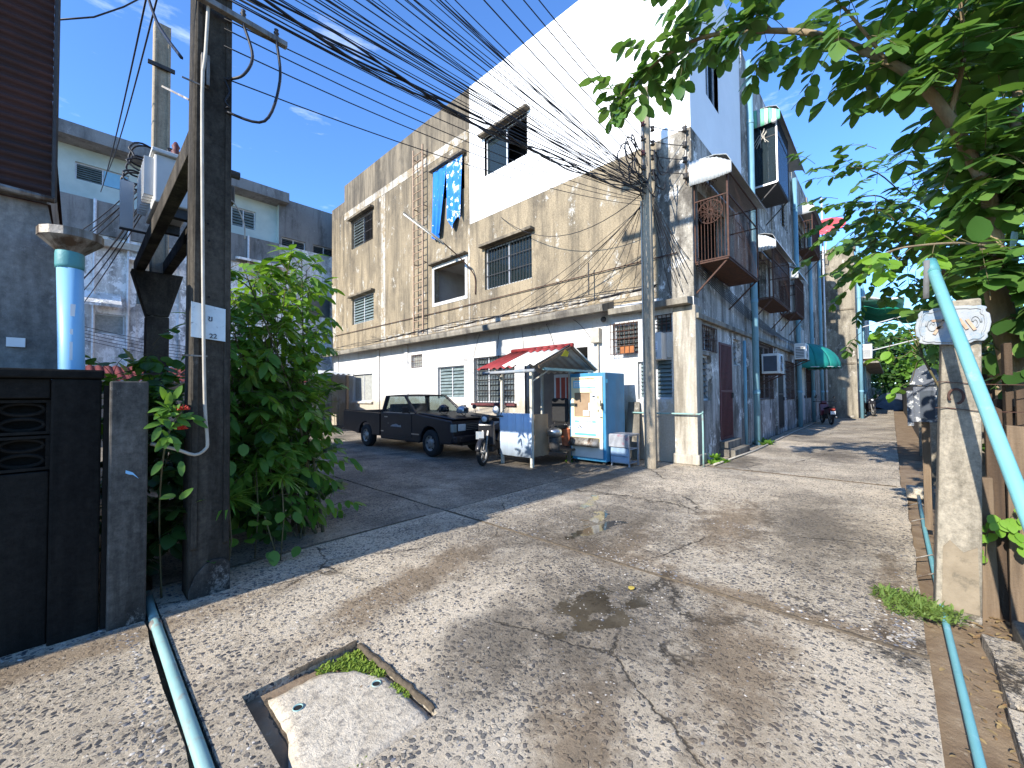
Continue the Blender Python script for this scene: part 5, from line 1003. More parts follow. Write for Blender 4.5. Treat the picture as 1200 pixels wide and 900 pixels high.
def cage(label, x0, x1, d, z0, z1, aw, mt, group='balcony cages on the lane wall', deco=False, n=9, stripes=False, front=.36, glazed=False):
    t = thing('balcony_cage', label, 'balcony cage', (x0, 0, z0), 0, group)
    fr = MB(); e = .035
    for x in (x0, x1):
        for y in (-.02, -d): MB().box(x-e/2, x+e/2, y-e/2, y+e/2, z0, z1).build('corner_post', mt, t, world=True)
    for z in (z0+.02, z0+(z1-z0)*.72, z1-.02):
        for p, q in (((x0+e/2, -d), (x1-e/2, -d)), ): MB().bar((*p, z), (*q, z), .025, .025).build('rail', mt, t, world=True)
        for x in (x0, x1): MB().bar((x, -.02-e/2, z), (x, -d+e/2, z), .025, .025).build('rail', mt, t, world=True)
    m_ = n
    for i in range(1, m_+1):
        y = lerp(-.02, -d, i/(m_+1))
        if not glazed: MB().tube([(x0, y, z0+.03), (x0, y, z0+(z1-z0)*.72)], .006, 5).build('bar', mt, t, world=True)
    k = int((x1-x0)/.085)
    for i in range(1, k):
        x = lerp(x0, x1, i/k); MB().tube([(x, -d, z0+.03), (x, -d, z1-.03)], .006, 5).build('bar', mt, t, world=True)
    fl = MB().box(x0, x1, -d, -.02, z0-.03, z0).build('floor_plate', mt, t, world=True)
    for x in (x0+.05, x1-.05): MB().bar((x, -d+.04, z0-.03), (x, -.01, z0-.62), .03, .03).build('strut', mt, t, world=True)
    if deco:
        zc, yc, r = z0+(z1-z0)*.56, -d/2, min(d*.36, .27)
        for rr_ in (r, r*.18): MB().tube([(x0-.012, yc+rr_*math.cos(a), zc+rr_*math.sin(a)) for a in np.linspace(0, 2*math.pi, 25)], .009, 5, False).build('rosette_ring', mt, t, world=True)
        for i in range(12):
            a = i*math.pi/6; pts = [(x0-.012, yc+r*f*math.cos(a+g), zc+r*f*math.sin(a+g)) for f, g in ((.18, 0), (.55, .18), (.9, .16), (1, 0), (.9, -.16), (.55, -.18), (.18, 0))]
            MB().tube(pts, .006, 4, False).build('petal', mt, t, world=True)
        for s in (-1, 1):
            pts = [(x0-.012, yc+s*(.05+.09*(1-f)*math.cos(f*9)), z1-.2+.09*(1-f)*math.sin(f*9)) for f in np.linspace(0, .9, 16)]
            MB().tube(pts, .008, 5, False).build('scroll', mt, t, world=True)
    if glazed:
        MB().box(x0-.004, x0+.004, -d+.03, -.04, z0+.04, z1-.04).build('pane', M['bluglass'], t, world=True); MB().box(x0+.05, x1-.05, -d-.004, -d+.004, z0+.04, z1-.04).build('pane', M['bluglass'], t, world=True)
        MB().box(x0-.02, x0+.02, -d-.01, -d+.03, z0, z1).build('frame_post', M['alu'], t, world=True); MB().box(x0-.02, x0+.02, -d+.03, -.02, z0-.02, z0+.03).build('frame_rail', M['alu'], t, world=True)
    if aw: corr_awning(t, x0-.12, x1+aw, d+.12, z1+.18, .3, front, stripes)
    return t
cage('rust brown wrought iron cage with round rosette under a white awning', .10, 2.55, .66, 4.22, 6.02, .75, M['rust'], deco=True)
cage('plain rusty window cage under a small white awning beyond the rosette cage', 4.75, 7.3, .58, 4.2, 5.75, .9, M['rust'], n=5)
cage('teal glazed top floor box under a green and white striped awning', 5.35, 7.1, .66, 7.75, 9.75, 3.0, M['iron'], stripes=True, glazed=True, front=.40)
cage('grey barred top floor cage under a white awning far along the wall', 13.2, 15.6, .6, 7.85, 9.55, .9, M['rust'], n=5)
cage('rusty middle floor cage without valance far along the lane wall', 9.1, 10.9, .5, 4.4, 5.8, .6, M['rust'], n=4)
# tangled sticks in front of the glazed box
bs_ = thing('stick_bundle', 'pale bundle of sticks hung on the teal glazed box', 'sticks', (5.28, -.3, 9.2))
for k in range(9): MB().tube([(5.27, -.3+R.uniform(-.12, .12), 9.35+R.uniform(-.1, .1)), (5.26, -.25+R.uniform(-.25, .25), 8.95+R.uniform(-.15, .2))], .008, 4).build('stick', M['whitepipe'], bs_, world=True)
MB().sphere((5.22, -.62, 9.55), .08).build('lamp_globe', M['paper'], bs_, True, world=True)
def vpipe(label, x, y, r, z0, z1, mt=None, group=None):
    t = thing('drain_pipe', label, 'drain pipe', (x, y, 0), 0, group)
    MB().tube([(x, y, z0), (x, y, z1)], r, 12).build('pipe', mt or M['lanepipe'], t, True, world=True)
    z = z0+1.5
    while z < z1: MB().lathe((x, y, z), [(r*1.12, -.05), (r*1.14, -.04), (r*1.14, .04), (r*1.12, .05)], 12).build('coupling', mt or M['lanepipe'], t, True, world=True); z += 2.6
    return t
vpipe('thick light blue drain pipe rising the full lane wall past the rosette cage', 4.42, -.17, .085, 0, 11.1)
vpipe('thin blue pipe beside the thick drain pipe near the maroon door', 3.6, -.08, .04, 0, 2.9)
vpipe('blue drain pipe between the two air conditioners on the lane wall', 12.0, -.16, .085, 0, 10.6)
vpipe('blue drain pipe beside the teal canopy', 16.0, -.16, .08, 0, 10.2)
vpipe('blue drain pipe near the far end of the lane wall', 19.6, -.16, .08, 0, 11.2)
vpipe('tall thin white pipe standing past the far end of the lane wall', 20.2, -.3, .05, 0, 12.6, M['alu'])
def aircon(label, x, y, z, w_=.8, d=.34, h=.55):
    t = thing('air_conditioner', label, 'air conditioner', (x, y, z)); x0, x1, y0, y1 = x, x+w_, y-d, y
    MB().box(x0, x1, y0, y1, z, z+h).build('case', M['cabinet'], t, bevel=.02, world=True)
    MB().lathe((x0+w_*.42, y0-.004, z+h/2), [(h*.40, -.012), (h*.42, -.012), (h*.42, .006)], 20, 'y', False).build('fan_ring', M['alu'], t, True, world=True)
    MB().lathe((x0+w_*.42, y0-.003, z+h/2), [(.0005, -.004), (h*.40, -.004)], 20, 'y', False).build('fan_opening', M['dark'], t, world=True)
    for k in range(5): r_ = h*.40*(k+1)/5; MB().tube([(x0+w_*.42+r_*math.cos(a), y0-.014, z+h/2+r_*math.sin(a)) for a in np.linspace(0, 2*math.pi, 19)], .004, 4, False).build('guard_ring', M['alu'], t, world=True)
    if w_ < .78: MB().box(x0-.008, x0-.001, y0+.05, y1-.05, z+.07, z+h-.07).build('side_grille', M['ink'], t, world=True)
    else:
     for k in range(7): MB().box(x0-.006, x0-.001, y0+.05, y1-.05, z+.07+k*.06, z+.10+k*.06).build('side_slot', M['ink'], t, world=True)
    for xx in (x0+.08, x1-.08): MB().bar((xx, y+.0, z-.02), (xx, y0-.04, z-.02), .035, .035).bar((xx, -.01, z-.3), (xx, y0+.05, z-.04), .03, .03).build('bracket', M['rust'], t, world=True)
    return t
aircon('box window air conditioner in the barred window by the thick drain pipe', 5.35, -.12, 2.05, .75, .45, .60)
aircon('white air conditioner on brackets beside the second blue drain pipe', 10.2, -.25, 2.75, .9, .36, .62)
# teal scalloped canopy
cn = thing('door_canopy', 'teal green scalloped half-dome cloth canopy over a lane door', 'canopy', (14.0, 0, 2.6))
k = 7
for i in range(k):
    a0_, a1_ = math.pi*i/k, math.pi*(i+1)/k
    def gore(u, t):
        a = lerp(a0_, a1_, u); ph = t*math.pi/2; bulge = 1+.02*math.sin(u*math.pi)
        x = 13.9-math.cos(a)*1.35*math.sin(ph)*bulge; y = -.04-math.sin(a)*1.35*math.sin(ph)*bulge; return (x, y, 2.55+1.15*math.cos(ph)-(.05*math.sin(u*math.pi*3)**2 if t == 1 else 0))
    MB().grid(gore, 6, 8).build('gore', M['canopy'], cn, True, world=True, solid=.006)
MB().tube([(13.9-1.36*math.cos(a), -.04-1.36*math.sin(a), 2.56) for a in np.linspace(0, math.pi, 19)], .014, 6).build('hoop', M['alu'], cn, world=True)
ds = thing('satellite_dish', 'red satellite dish on a white mast above the far roof', 'satellite dish', (20.6, -.4, 10))
dc = RD(969, 268, 22.5)
MB().grid(lambda u, v: dc+Vector((-.16*v*v, .85*v*math.cos(2*math.pi*u), .42*v*math.sin(2*math.pi*u)+.1*v*v)), 24, 6).build('reflector', mat('faded_red_mesh', (.62, .10, .12), (.52, .08, .1)), ds, True, world=True, solid=.01)
MB().tube([dc+Vector((0, 0, -.1)), dc+Vector((.1, .1, -1.3)), dc+Vector((.4, .4, -1.3))], .03, 6).build('mast', M['alu'], ds, world=True)
MB().tube([dc+Vector((-.15, .3, 0)), dc+Vector((-.75, 0, .1))], .012, 5).build('feed_arm', M['alu'], ds, world=True); MB().lathe(dc+Vector((-.75, 0, .1)), [(.04, -.05), (.05, .05)], 10, 'x').build('feed_horn', M['alu'], ds, world=True)
wp_ = thing('ground_pipe', 'thin white pipe laid along the foot of the lane wall', 'pipe', (0, -.3, 0)); MB().tube([(.1, -.30, .03), (2.9, -.42, .025), (9, -.32, .025), (20, -.30, .025)], .022, 8).build('run', M['whitepipe'], wp_, True, world=True)
# roof antennas
for k, (x, z) in enumerate(((12.5, 10.9), (13.4, 11.0))):
    t = thing('roof_antenna', 'spindly roof antenna poking above the striped awning' if k else 'short roof antenna beside the striped awning roof', 'antenna', (x, .2, z))
    MB().tube([(x, .2, z), (x-.1+.3*k, -.1, z+1.3)], .012, 4).build('mast', M['iron'], t, world=True)
    for j in range(3): MB().tube([(x-.05+.2*k, -.25, z+.8+.2*j), (x-.05+.2*k, .15, z+.85+.2*j)], .007, 4).build('element', M['iron'], t, world=True)

# ------------------------------------------------------------------ building further down the lane
fb = thing('far_apartment_block', 'further three storey block with sunlit stained end wall jutting into the lane', 'building', (21, -1.6, 0))
FY = -1.62
sheet(MB(), EPL, FY, 14, 0, 9.35, [], .2).build('end_wall', M['rpost'], fb, world=True)
def FLP(a, b, o): return (a, FY-o, b)
fh = [(22+3.6*i+dx, 22+3.6*i+dx+w_, z0, z1) for i in range(5) for z0, z1, dx, w_ in ((4.2, 5.6, .3, 1.6), (7.2, 8.5, .3, 1.6), (1.1, 2.5, 1.5, 1.4), (.1, 2.4, .2, .9))]
sheet(MB(), FLP, 20.5, 41, 0, 9.35, fh, .2).build('lane_wall', M['lane'], fb, world=True)
MB().add([(20.5, FY, 9.34), (41, FY, 9.34), (41, 14, 9.34), (20.5, 14, 9.34)], [(0, 1, 2, 3)]).build('roof', M['ledge'], fb, world=True)
MB().box(20.42, 21.0, FY-.08, 0, 9.35, 9.62).build('coping', M['parapet'], fb, world=True); 
MB().box(20.45, 20.49, FY+.05, -.02, 6.05, 6.13).box(20.45, 20.49, FY+.05, -.02, 3.0, 3.1).build('band', M['parapet'], fb, world=True)
for h in fh: window(fb, FLP, h, 'louvre' if h[2] > .5 else 'slide', rows=6, depth=.5)
MB().box(21, 40.8, FY-.9, FY, 3.05, 3.15).build('first_floor_slab', M['ledge'], fb, world=True)
vpipe('blue drain pipe on the far block corner', 20.75, FY-.15, .09, 0, 9.6); vpipe('blue drain pipe further along the far block', 24.5, FY-.15, .09, 0, 9.2)
aircon('white air conditioner on the far block corner', 21.0, FY-.02, 3.3, .8, .6, .8)
ga = thing('green_netting', 'torn green netting canopy on the far block upper floor', 'netting', (23, FY-1, 6))
MB().grid(lambda u, t: (lerp(22.2, 27, u), FY-lerp(0, 2.6, t), 6.3-.5*t+.14*math.sin(u*17+t*4)+.1*math.sin(t*13)), 20, 10).build('net', mat('green_shade_net', (.01, .24, .15), (.01, .18, .12)), ga, True, world=True, solid=.01)
MB().grid(lambda u, t: (lerp(21.8, 26, u), FY-lerp(0, 2.0, t), 6.85-.3*t+.1*math.sin(u*21+t*7)), 16, 8).build('plastic_sheet', M['paper'], ga, True, world=True, solid=.01)
for k in range(2): MB().tube([(21+1.5*k, FY, 5.0-1.3*k), (20.2+2*k, FY-2.9, 5.6-1.2*k)], .03, 6).build('pole', M['alu'], ga, world=True)
# covered heap at the lane end
hp = MB(); hp.grid(lambda u, t: (lerp(36, 45, u), lerp(-4.6, -1.6, t), .02+1.25*math.sin(u*math.pi)**.6*math.sin(t*math.pi)**.6+.15*math.sin(u*14+t*9)), 26, 16)
tag(hp.build('tarpaulin_heap', mat('grey_black_tarpaulin', (.10, .11, .13), (.20, .21, .24), 1.2, .5), None, True), 'dark crumpled tarpaulin covered heap at the end of the lane', 'tarpaulin')
ew = MB().box(48, 48.3, -12, 12, -.1, 2.2); tag(ew.build('end_wall', M['lane']), 'low grey wall closing the lane behind the heap', 'wall')

# ------------------------------------------------------------------ mouldy building behind the shrub
bb = thing('mouldy_apartment_building', 'shaded mouldy grey apartment block behind the transformer pole', 'building', (-4, 18.5, 0))
def BA(px, py): return LA(px, py, 18.5)
def brect(x0, y0, x1, y1): a = BA(x0, y0); b = BA(x1, y1); return (min(a[0], b[0]), max(a[0], b[0]), min(a[1], b[1]), max(a[1], b[1]))
H1 = brect(88, 184, 152, 222); H2 = brect(274, 238, 302, 268); H3 = brect(107, 366, 146, 393); H4 = brect(330, 277, 358, 299); H5 = brect(367, 286, 392, 304); H6 = brect(205, 205, 212, 230)
bh = [H1, H2, H3, H4, H5]
zr = 11.15; xs_ = BA(327, 240)[0]
fl4 = BA(100, 232)[1]
sheet(MB(), BPL, -16, 3, 0, fl4, [h for h in bh if h[3] < fl4], .2).build('wall', M['back'], bb, world=True)
top = [h for h in bh if h[3] >= fl4 and h[2] < xs_+99]
sheet(MB(), lambda a, b, o: BPL(a, b, o-.35), -16, xs_, fl4, zr-.35, [(h[0], h[1], max(h[2], fl4), h[3]) for h in top if h[0] < xs_], .2).build('recessed_top_wall', M['green_wall'], bb, world=True)
sheet(MB(), BPL, xs_, 3, fl4, zr, [(h[0], h[1], max(h[2], fl4), h[3]) for h in top if h[0] > xs_], .2).build('top_wall', M['backdark'], bb, world=True)
MB().box(-16, xs_+.3, 18.0, 19.4, zr-.35, zr+.12).build('roof_slab', M['backdark'], bb, world=True)
MB().add([(-16, 18.5, zr), (3, 18.5, zr), (3, 30, zr), (-16, 30, zr)], [(0, 1, 2, 3)]).build('roof', M['backdark'], bb, world=True)
MB().box(-16, xs_, 18.42, 18.84, fl4-1.25, fl4).build('balcony_parapet', M['backdark'], bb, world=True)
MB().box(-16, -6.4, 18.2, 18.5, fl4-1.7, fl4-1.45).build('ledge', M['whitepipe'], bb, world=True)
MB().add([(xs_, 18.85, fl4), (xs_, 18.5, fl4), (xs_, 18.5, zr), (xs_, 18.85, zr)], [(0, 1, 2, 3)]).build('return_wall', M['green_wall'], bb, world=True)
def bwin(h, kind, **kw):
    window(bb, (lambda a, b, o: BPL(a, b, o-.35)) if h[3] > fl4 and h[0] < xs_ else BPL, h, kind, depth=.6, **kw)
M['skypane'] = mat('sky_blue_painted_pane', (.22, .46, .62), (.2, .42, .58), 3, .4)
H1b = (H1[0], H1[1], max(H1[2], fl4+.02), H1[3]); H2b = (H2[0], H2[1], max(H2[2], fl4+.02), H2[3])
bwin(H1b, 'louvre', rows=7); bwin(H2b, 'louvre', rows=6)
x = (H1b[0]+H1b[1])/2; MB().box(x+.03, H1b[1]-.05, 18.9, 18.93, H1b[2]+.05, H1b[3]-.05).build('blue_pane', M['skypane'], bb, world=True)
bwin(H3, 'slide', panem=M['frost'], cols=1); bwin(H4, 'louvre', rows=6, slatm=M['louvre_d']); bwin(H5, 'louvre', rows=6, slatm=M['louvre_d'])
for px0, px1, py0, py1 in ((98, 141, 340, 364), (150, 205, 300, 318), (275, 330, 300, 318)):
    q = brect(px0, py0, px1, py1); m_ = MB(); m_.prism([(0, q[3]), (.7, q[2]+.1), (.7, q[2]), (0, q[3]-.1)], lambda a, b, o: (o, 18.5-a, b), q[0], q[1]); m_.build('window_hood', M['back'], bb, world=True)
for px in (150, 210, 300, 345): a = BA(px, 300); MB().box(a[0], a[0]+.25, 18.42, 18.5, 0, fl4-1.3).build('pier', M['back'], bb, world=True)
for px in (110, 150, 290): a = BA(px, 320); MB().tube([(a[0], 18.35, 0), (a[0], 18.35, fl4)], .05, 8).build('drain_pipe', M['alu'], bb, world=True)
for (px, py) in ((150, 330), (215, 320), (300, 335), (360, 345)):
    q = brect(px, py, px+26, py+28); MB().box(q[0], q[1], 18.46, 18.495, q[2], q[3]).build('shutter', M['louvre_d'], bb, world=True)
# low red-roofed shed in front of it
sh = thing('yard_shed', 'low shed with maroon tin roof at the foot of the mouldy building', 'shed', (-6, 15.5, 0))
MB().box(-9.0, -2.5, 14.5, 17, 0, 2.0).build('wall', M['backdark'], sh, world=True); mb = MB(); mb.grid(lambda u, t: (lerp(-9.2, -2.3, u), lerp(14.0, 17.2, t), 2.02+.6*t+.025*math.sin(u*200)), 160, 1); mb.build('roof', mat('maroon_tin', (.16, .03, .03), (.11, .025, .025)), sh, True, world=True, solid=.01)
cw = thing('corrugated_lean_to', 'white corrugated lean-to roof behind the leafy shrub', 'lean-to', (-1.5, 17, 0))
mb = MB(); mb.grid(lambda u, t: (lerp(-4.2, -.2, u), lerp(14.8, 18.3, t), 2.45+.35*t+.03*math.sin(u*110)), 120, 1); mb.build('roof', M['awning'], cw, True, world=True, solid=.01)
for x in (-4, -.5): MB().box(x-.05, x+.05, 14.85, 14.95, 0, 2.42).build('post', M['wood'], cw, world=True)

# ------------------------------------------------------------------ right side: fence, posts, pipe, plaque, mailbox
gp_ = thing('gate_post', 'sunlit cracked concrete gate post carrying the scrolled number plaque', 'post', (-4.6, -3.28, 0))
mb = MB(); mb.add([(-4.66, -3.385, -.1), (-4.44, -3.385, -.1), (-4.44, -3.165, -.1), (-4.66, -3.165, -.1), (-4.66, -3.435, 2.12), (-4.46, -3.435, 2.12), (-4.46, -3.255, 2.12), (-4.66, -3.255, 2.12)], [(0,3,2,1), (4,5,6,7), (0,1,5,4), (1,2,6,5), (2,3,7,6), (3,0,4,7)])
mb.build('shaft', M['rpost'], gp_, bevel=.014, world=True)
mb = MB(); mb.add([(-4.668, -3.375, 0), (-4.668, -3.20, 0), (-4.668, -3.215, .42), (-4.668, -3.25, .47), (-4.668, -3.31, .40), (-4.668, -3.375, .45)], [(0, 5, 4, 3, 2, 1)]); mb.build('cement_patch', mat('brown_cement_render', (.25, .20, .135), (.19, .15, .10), 8, .9, .5, 40, spots=((.12, .10, .07), .54, .66, 9)), gp_, world=True, solid=.006)
MB().tube([(-4.69, -3.30+.035*math.cos(a), 1.46+.05*math.sin(a)) for a in np.linspace(-.6, 4.6, 14)], .008, 6).build('iron_hook', M['rust'], gp_, True, world=True)
for z in (1.38, 1.56): MB().tube([(-4.69, -3.2, z), (-4.672, -3.26, z), (-4.675, -3.40, z-.02), (-4.4, -3.9, z-.04)], .0035, 4).build('binding_wire', M['rust'], gp_, world=True)
pq = thing('number_plaque', 'flaking white scrolled house number plaque on the gate post', 'plaque', (-4.70, -3.29, 1.95))
def plq(s, px=0):
    pts = []
    for i in range(48):
        a = 2*math.pi*i/48; r_ = 1+.035*math.cos(8*a)+.03*math.cos(12*a+.5); sx = math.copysign(abs(math.cos(a))**.35, math.cos(a)); sz = math.copysign(abs(math.sin(a))**.38, math.sin(a))
        pts.append((-3.29+.168*s*r_*sx, 1.945+.125*s*r_*sz))
    return pts
PL = lambda a, b, o: (-4.685-o, a, b)
MB().prism(plq(1), PL, 0, .022).build('plate', M['plaque'], pq, bevel=.006, world=True)
rim_ = [PL(a, b, .024) for a, b in plq(.86)]; MB().tube(rim_+rim_[:1], .006, 6, False).build('raised_rim', M['plaque'], pq, True, world=True)
for y0, z0, y1, z1 in ((-3.195, 1.985, -3.26, 1.985), (-3.255, 1.985, -3.205, 1.89), (-3.215, 1.93, -3.25, 1.94), (-3.36, 1.91, -3.325, 1.985), (-3.395, 1.90, -3.36, 1.975)): MB().bar(PL(y0, z0, .028), PL(y1, z1, .028), .016, .012, (1, 0, 0)).build('numeral_stroke', M['ladder'], pq, world=True)
for s in (-1, 1):
    MB().tube([PL(-3.295+s*(.10+.028*math.cos(a)*(1-a/14)), 1.95+.05*math.sin(a)*(1-a/14), .026) for a in np.linspace(0, 9, 22)], .0055, 5).build('scroll', M['plaque'], pq, True, world=True)
ml = thing('letter_box', 'flaking black and white tin letter box on a thin post beside the lane', 'letter box', (-2.5, -3.25, 0))
MB().box(-2.56, -2.38, -3.33, -3.15, 1.16, 1.55).build('box', M['flake'], ml, bevel=.006, world=True)
mb = MB(); mb.prism([(-3.36, 1.56), (-3.12, 1.56), (-3.16, 1.72), (-3.24, 1.78), (-3.33, 1.72)], lambda a, b, o: (o, a, b), -2.60, -2.34); mb.build('roof', M['flake'], ml, bevel=.006, world=True)
MB().box(-2.566, -2.561, -3.31, -3.20, 1.20, 1.50).build('door', M['ink'], ml, world=True); MB().box(-2.50, -2.44, -3.27, -3.21, 0, 1.16).build('post', M['wood'], ml, world=True)
MB().box(-2.58, -2.52, -3.15, -3.10, 1.12, 1.5).build('loose_flap', M['flake'], ml, world=True)
lp = thing('leaning_pipe', 'long faded cyan plastic pipe leaning on the gate post', 'pipe', (-5, -3.3, 1.5))
pa, pb = on_x(1092, 314, -4.82), on_x(1215, 632, -5.75)
MB().tube([pa, pb, pb+(pb-pa)*.9], .031, 18).build('pipe', M['cyanpipe'], lp, True, world=True)
d_ = (pa-pb).normalized(); MB().tube([pa-d_*.05, pa+d_*.06], .036, 18).build('coupling', M['teal'], lp, True, world=True)
MB().grid(lambda u, t: on_x(1086, 305, -4.86)+Vector((.0, .03*u-.015+.01*t, -.26*t)), 2, 4).build('loose_strip', M['awn_under'], lp, True, world=True, solid=.004)
# paving services: left and right pipes in their channels
lpz = thing('drain_hose', 'pale blue pipe lying in the paving channel beside the black wall', 'pipe', (-8.4, 0, 0))
MB().tube([(-8.40, 1.15, .02), (-8.405, .9, -.004), (-8.41, -3.2, -.012)], .028, 16).build('pipe', M['bluepipe'], lpz, True, world=True)
MB().lathe((-8.405, .62, -.01), [(.031, -.05), (.033, -.03), (.033, .03), (.031, .05)], 16, 'y').build('joint', M['zinc'], lpz, True, world=True)
rpz = thing('lane_edge_pipe', 'faded cyan pipe along the lane edge by the gate post', 'pipe', (-4, -3.2, 0))
MB().tube([(-9, -3.215, -.01), (-6.4, -3.205, -.005), (-4.9, -3.20, .0), (-2.5, -3.205, .01), (-.7, -3.22, .03)], .018, 12).build('pipe', M['cyanpipe'], rpz, True, world=True)
for x in (-3.6, -2.2, -1.3, -4.1): MB().tube([(x, -3.28, .0), (x+.05, -3.21, .035), (x, -3.1, -.01)], .007, 5).build('tie', M['zinc'], rpz, world=True)
MB().box(-.72, -.42, -3.32, -3.1, -.02, .12).build('cement_block', M['lid'], rpz, bevel=.02, world=True)
# weathered timber fence
tf = thing('timber_fence', 'weathered upright timber fence beside the gate post', 'fence', (-4.2, -3.5, 0))
q = random.Random(9); x = -4.42
pp = [(-4.45, -3.43, .11, .9, 0.0), (-4.40, -3.50, .10, 1.42, .05), (-4.48, -3.575, .10, 1.25, -.03), (-4.36, -3.65, .11, 1.5, .02), (-4.5, -3.73, .11, 1.3, 0), (-4.62, -3.79, .11, 1.75, .03), (-4.75, -3.85, .11, 1.8, 0), (-4.9, -3.9, .12, 1.7, 0), (-5.1, -3.93, .12, 1.9, 0)]
for i, (x, y, w_, h_, ln) in enumerate(pp):
    m_ = MB(); t_ = .028; jz = [q.uniform(-.06, .06) for _ in range(4)]
    m_.add([(x-t_, y-w_/2, -.1), (x+t_, y-w_/2, -.1), (x+t_, y+w_/2, -.1), (x-t_, y+w_/2, -.1), (x-t_+ln, y-w_/2+.01, h_+jz[0]), (x+t_+ln, y-w_/2+.01, h_+jz[0]), (x+t_+ln, y+w_/2-.01, h_+jz[1]), (x-t_+ln, y+w_/2-.01, h_+jz[1])], [(0,3,2,1), (4,5,6,7), (0,1,5,4), (1,2,6,5), (2,3,7,6), (3,0,4,7)])
    m_.build('plank', M['wood'] if i in (0, 2) else M['woodp'], tf, bevel=.006, world=True)
for k in range(22):
    x = -4.2+.36*k; h_ = q.uniform(1.4, 1.9); MB().box(x, x+.12, -3.62, -3.58, -.1, h_).build('plank', M['woodp'], tf, bevel=.006, world=True)
for z in (.5, 1.3): MB().box(-4.25, 4, -3.655, -3.622, z, z+.08).build('rail', M['woodp'], tf, world=True)
for k in range(5):
    x = -3.2+2.1*k; MB().box(x, x+.14, -3.58, -3.44, -.1, 1.75).build('fence_stake', M['rpost'], tf, bevel=.01, world=True)
cs = MB().box(-5.6, -4.72, -3.82, -3.50, -.1, .05); tag(cs.build('kerb_stone', M['rpost'], bevel=.015), 'pale concrete kerb piece at the foot of the timber fence', 'kerb')
rh = thing('lane_wall', 'low shaded concrete wall running along the right of the lane', 'wall', (10, -3.7, 0)); MB().box(4, 48, -3.75, -3.6, -.1, 1.7).build('wall', M['backdark'], rh, world=True)
# ------------------------------------------------------------------ vegetation
def leaf_template(wd, tip=.5, fold=.18, curl=.12):
    ts = [0, .14, .40, .68, .90, 1]; ws = [.02, .70, 1, .88, .42, 0]; v = []; f = []
    for t, w_ in zip(ts, ws):
        z = -curl*t*t; v += [(t, -wd*w_/2, z+fold*wd*w_/2), (t, 0, z), (t, wd*w_/2, z+fold*wd*w_/2)]
    for i in range(5): a = 3*i; f += [(a, a+3, a+4, a+1), (a+1, a+4, a+5, a+2)]
    return v, f
LT = {'broad': leaf_template(.70, fold=.12), 'lance': leaf_template(.40, curl=.22), 'blade': leaf_template(.085, curl=.4)}
LM = {}
def leafmesh(kind, mt):
    k = (kind, mt)
    if k not in LM:
        me = bpy.data.meshes.new('leaf'); me.from_pydata(LT[kind][0], [], LT[kind][1]); me.materials.append(M[mt]); me.polygons.foreach_set('use_smooth', [True]*len(me.polygons)); LM[k] = me
    return LM[k]
def leaf_matrix(p, d, up, s):
    d = Vector(d).normalized(); y = Vector(up).cross(d)
    if y.length < 1e-3: y = d.orthogonal()
    y.normalize(); z = d.cross(y)
    return Matrix(((d.x*s, y.x*s, z.x*s, p[0]), (d.y*s, y.y*s, z.y*s, p[1]), (d.z*s, y.z*s, z.z*s, p[2]), (0, 0, 0, 1)))
def place_leaves(root, leaves, kind, nparts, mt, stuffname='foliage'):
    """the leaves that show largest become single parts; the rest one joined part"""
    def vis(l):
        v = l[0]-CAM; z = v.dot(cf)
        if z < .3: return 0
        a, b = v.dot(cr)/z, v.dot(cu)/z
        return l[3]/z if abs(a) < 1.28 and abs(b) < .97 else 0
    leaves = sorted(leaves, key=vis, reverse=True); n = 0; base = Matrix.Translation(-WL[root.name])
    for l in leaves[:nparts]:
        o = bpy.data.objects.new('leaf', leafmesh(kind, l[4] if len(l) > 4 else mt)); COL.objects.link(o); o.parent = root; o.matrix_local = base @ leaf_matrix(*l[:4])
    groups = {}
    for l in leaves[nparts:]: groups.setdefault(l[4] if len(l) > 4 else mt, []).append(l)
    T = np.array([(*v, 1) for v in LT[kind][0]]); F = LT[kind][1]
    for gm, ls in groups.items():
        V = np.concatenate([(np.array(base @ leaf_matrix(*l[:4])) @ T.T).T[:, :3] for l in ls]); nv = len(T)
        fs = [tuple(i+k*nv for i in f) for k in range(len(ls)) for f in F]
        me = bpy.data.meshes.new(stuffname); me.from_pydata(V.tolist(), [], fs); me.materials.append(M[gm]); me.polygons.foreach_set('use_smooth', [True]*len(me.polygons))
        o = bpy.data.objects.new(stuffname, me); COL.objects.link(o); o.parent = root; o['kind'] = 'stuff'
def rv(q, s=1): return Vector((q.uniform(-s, s), q.uniform(-s, s), q.uniform(-s, s)))
def twig(q, p, d, ln, n, size, stems, leaves, mt=None, droop=.5, r=.004, flat=.25):
    """pinnate twig: drooping stalk with leaflets either side and one at the tip"""
    p = Vector(p); d = Vector(d).normalized(); pts = [p.copy()]
    for i in range(n):
        d = (d+Vector((0, 0, -droop/n))+rv(q, .08)).normalized(); p = p+d*(ln/n); pts.append(p.copy())
        side = d.cross(Vector((0, 0, 1)))
        side = side.normalized() if side.length > .05 else Vector((1, 0, 0))
        if i == 0: continue
        for s in (-1, 1):
            if q.random() < .12: continue
            ld = (side*s*.9+d*.45+Vector((0, 0, -.35))+rv(q, .3)).normalized(); up = (Vector((0, 0, 1))+rv(q, .45)+SUN*.3)
            l = [p+rv(q, .01), ld, up, size*q.uniform(.75, 1.15)]
            if mt: l.append(mt)
            leaves.append(tuple(l))
    l = [p, d, Vector((0, 0, 1))+rv(q, .3), size*1.1]
    if mt: l.append(mt)
    leaves.append(tuple(l)); stems.append((pts, r))
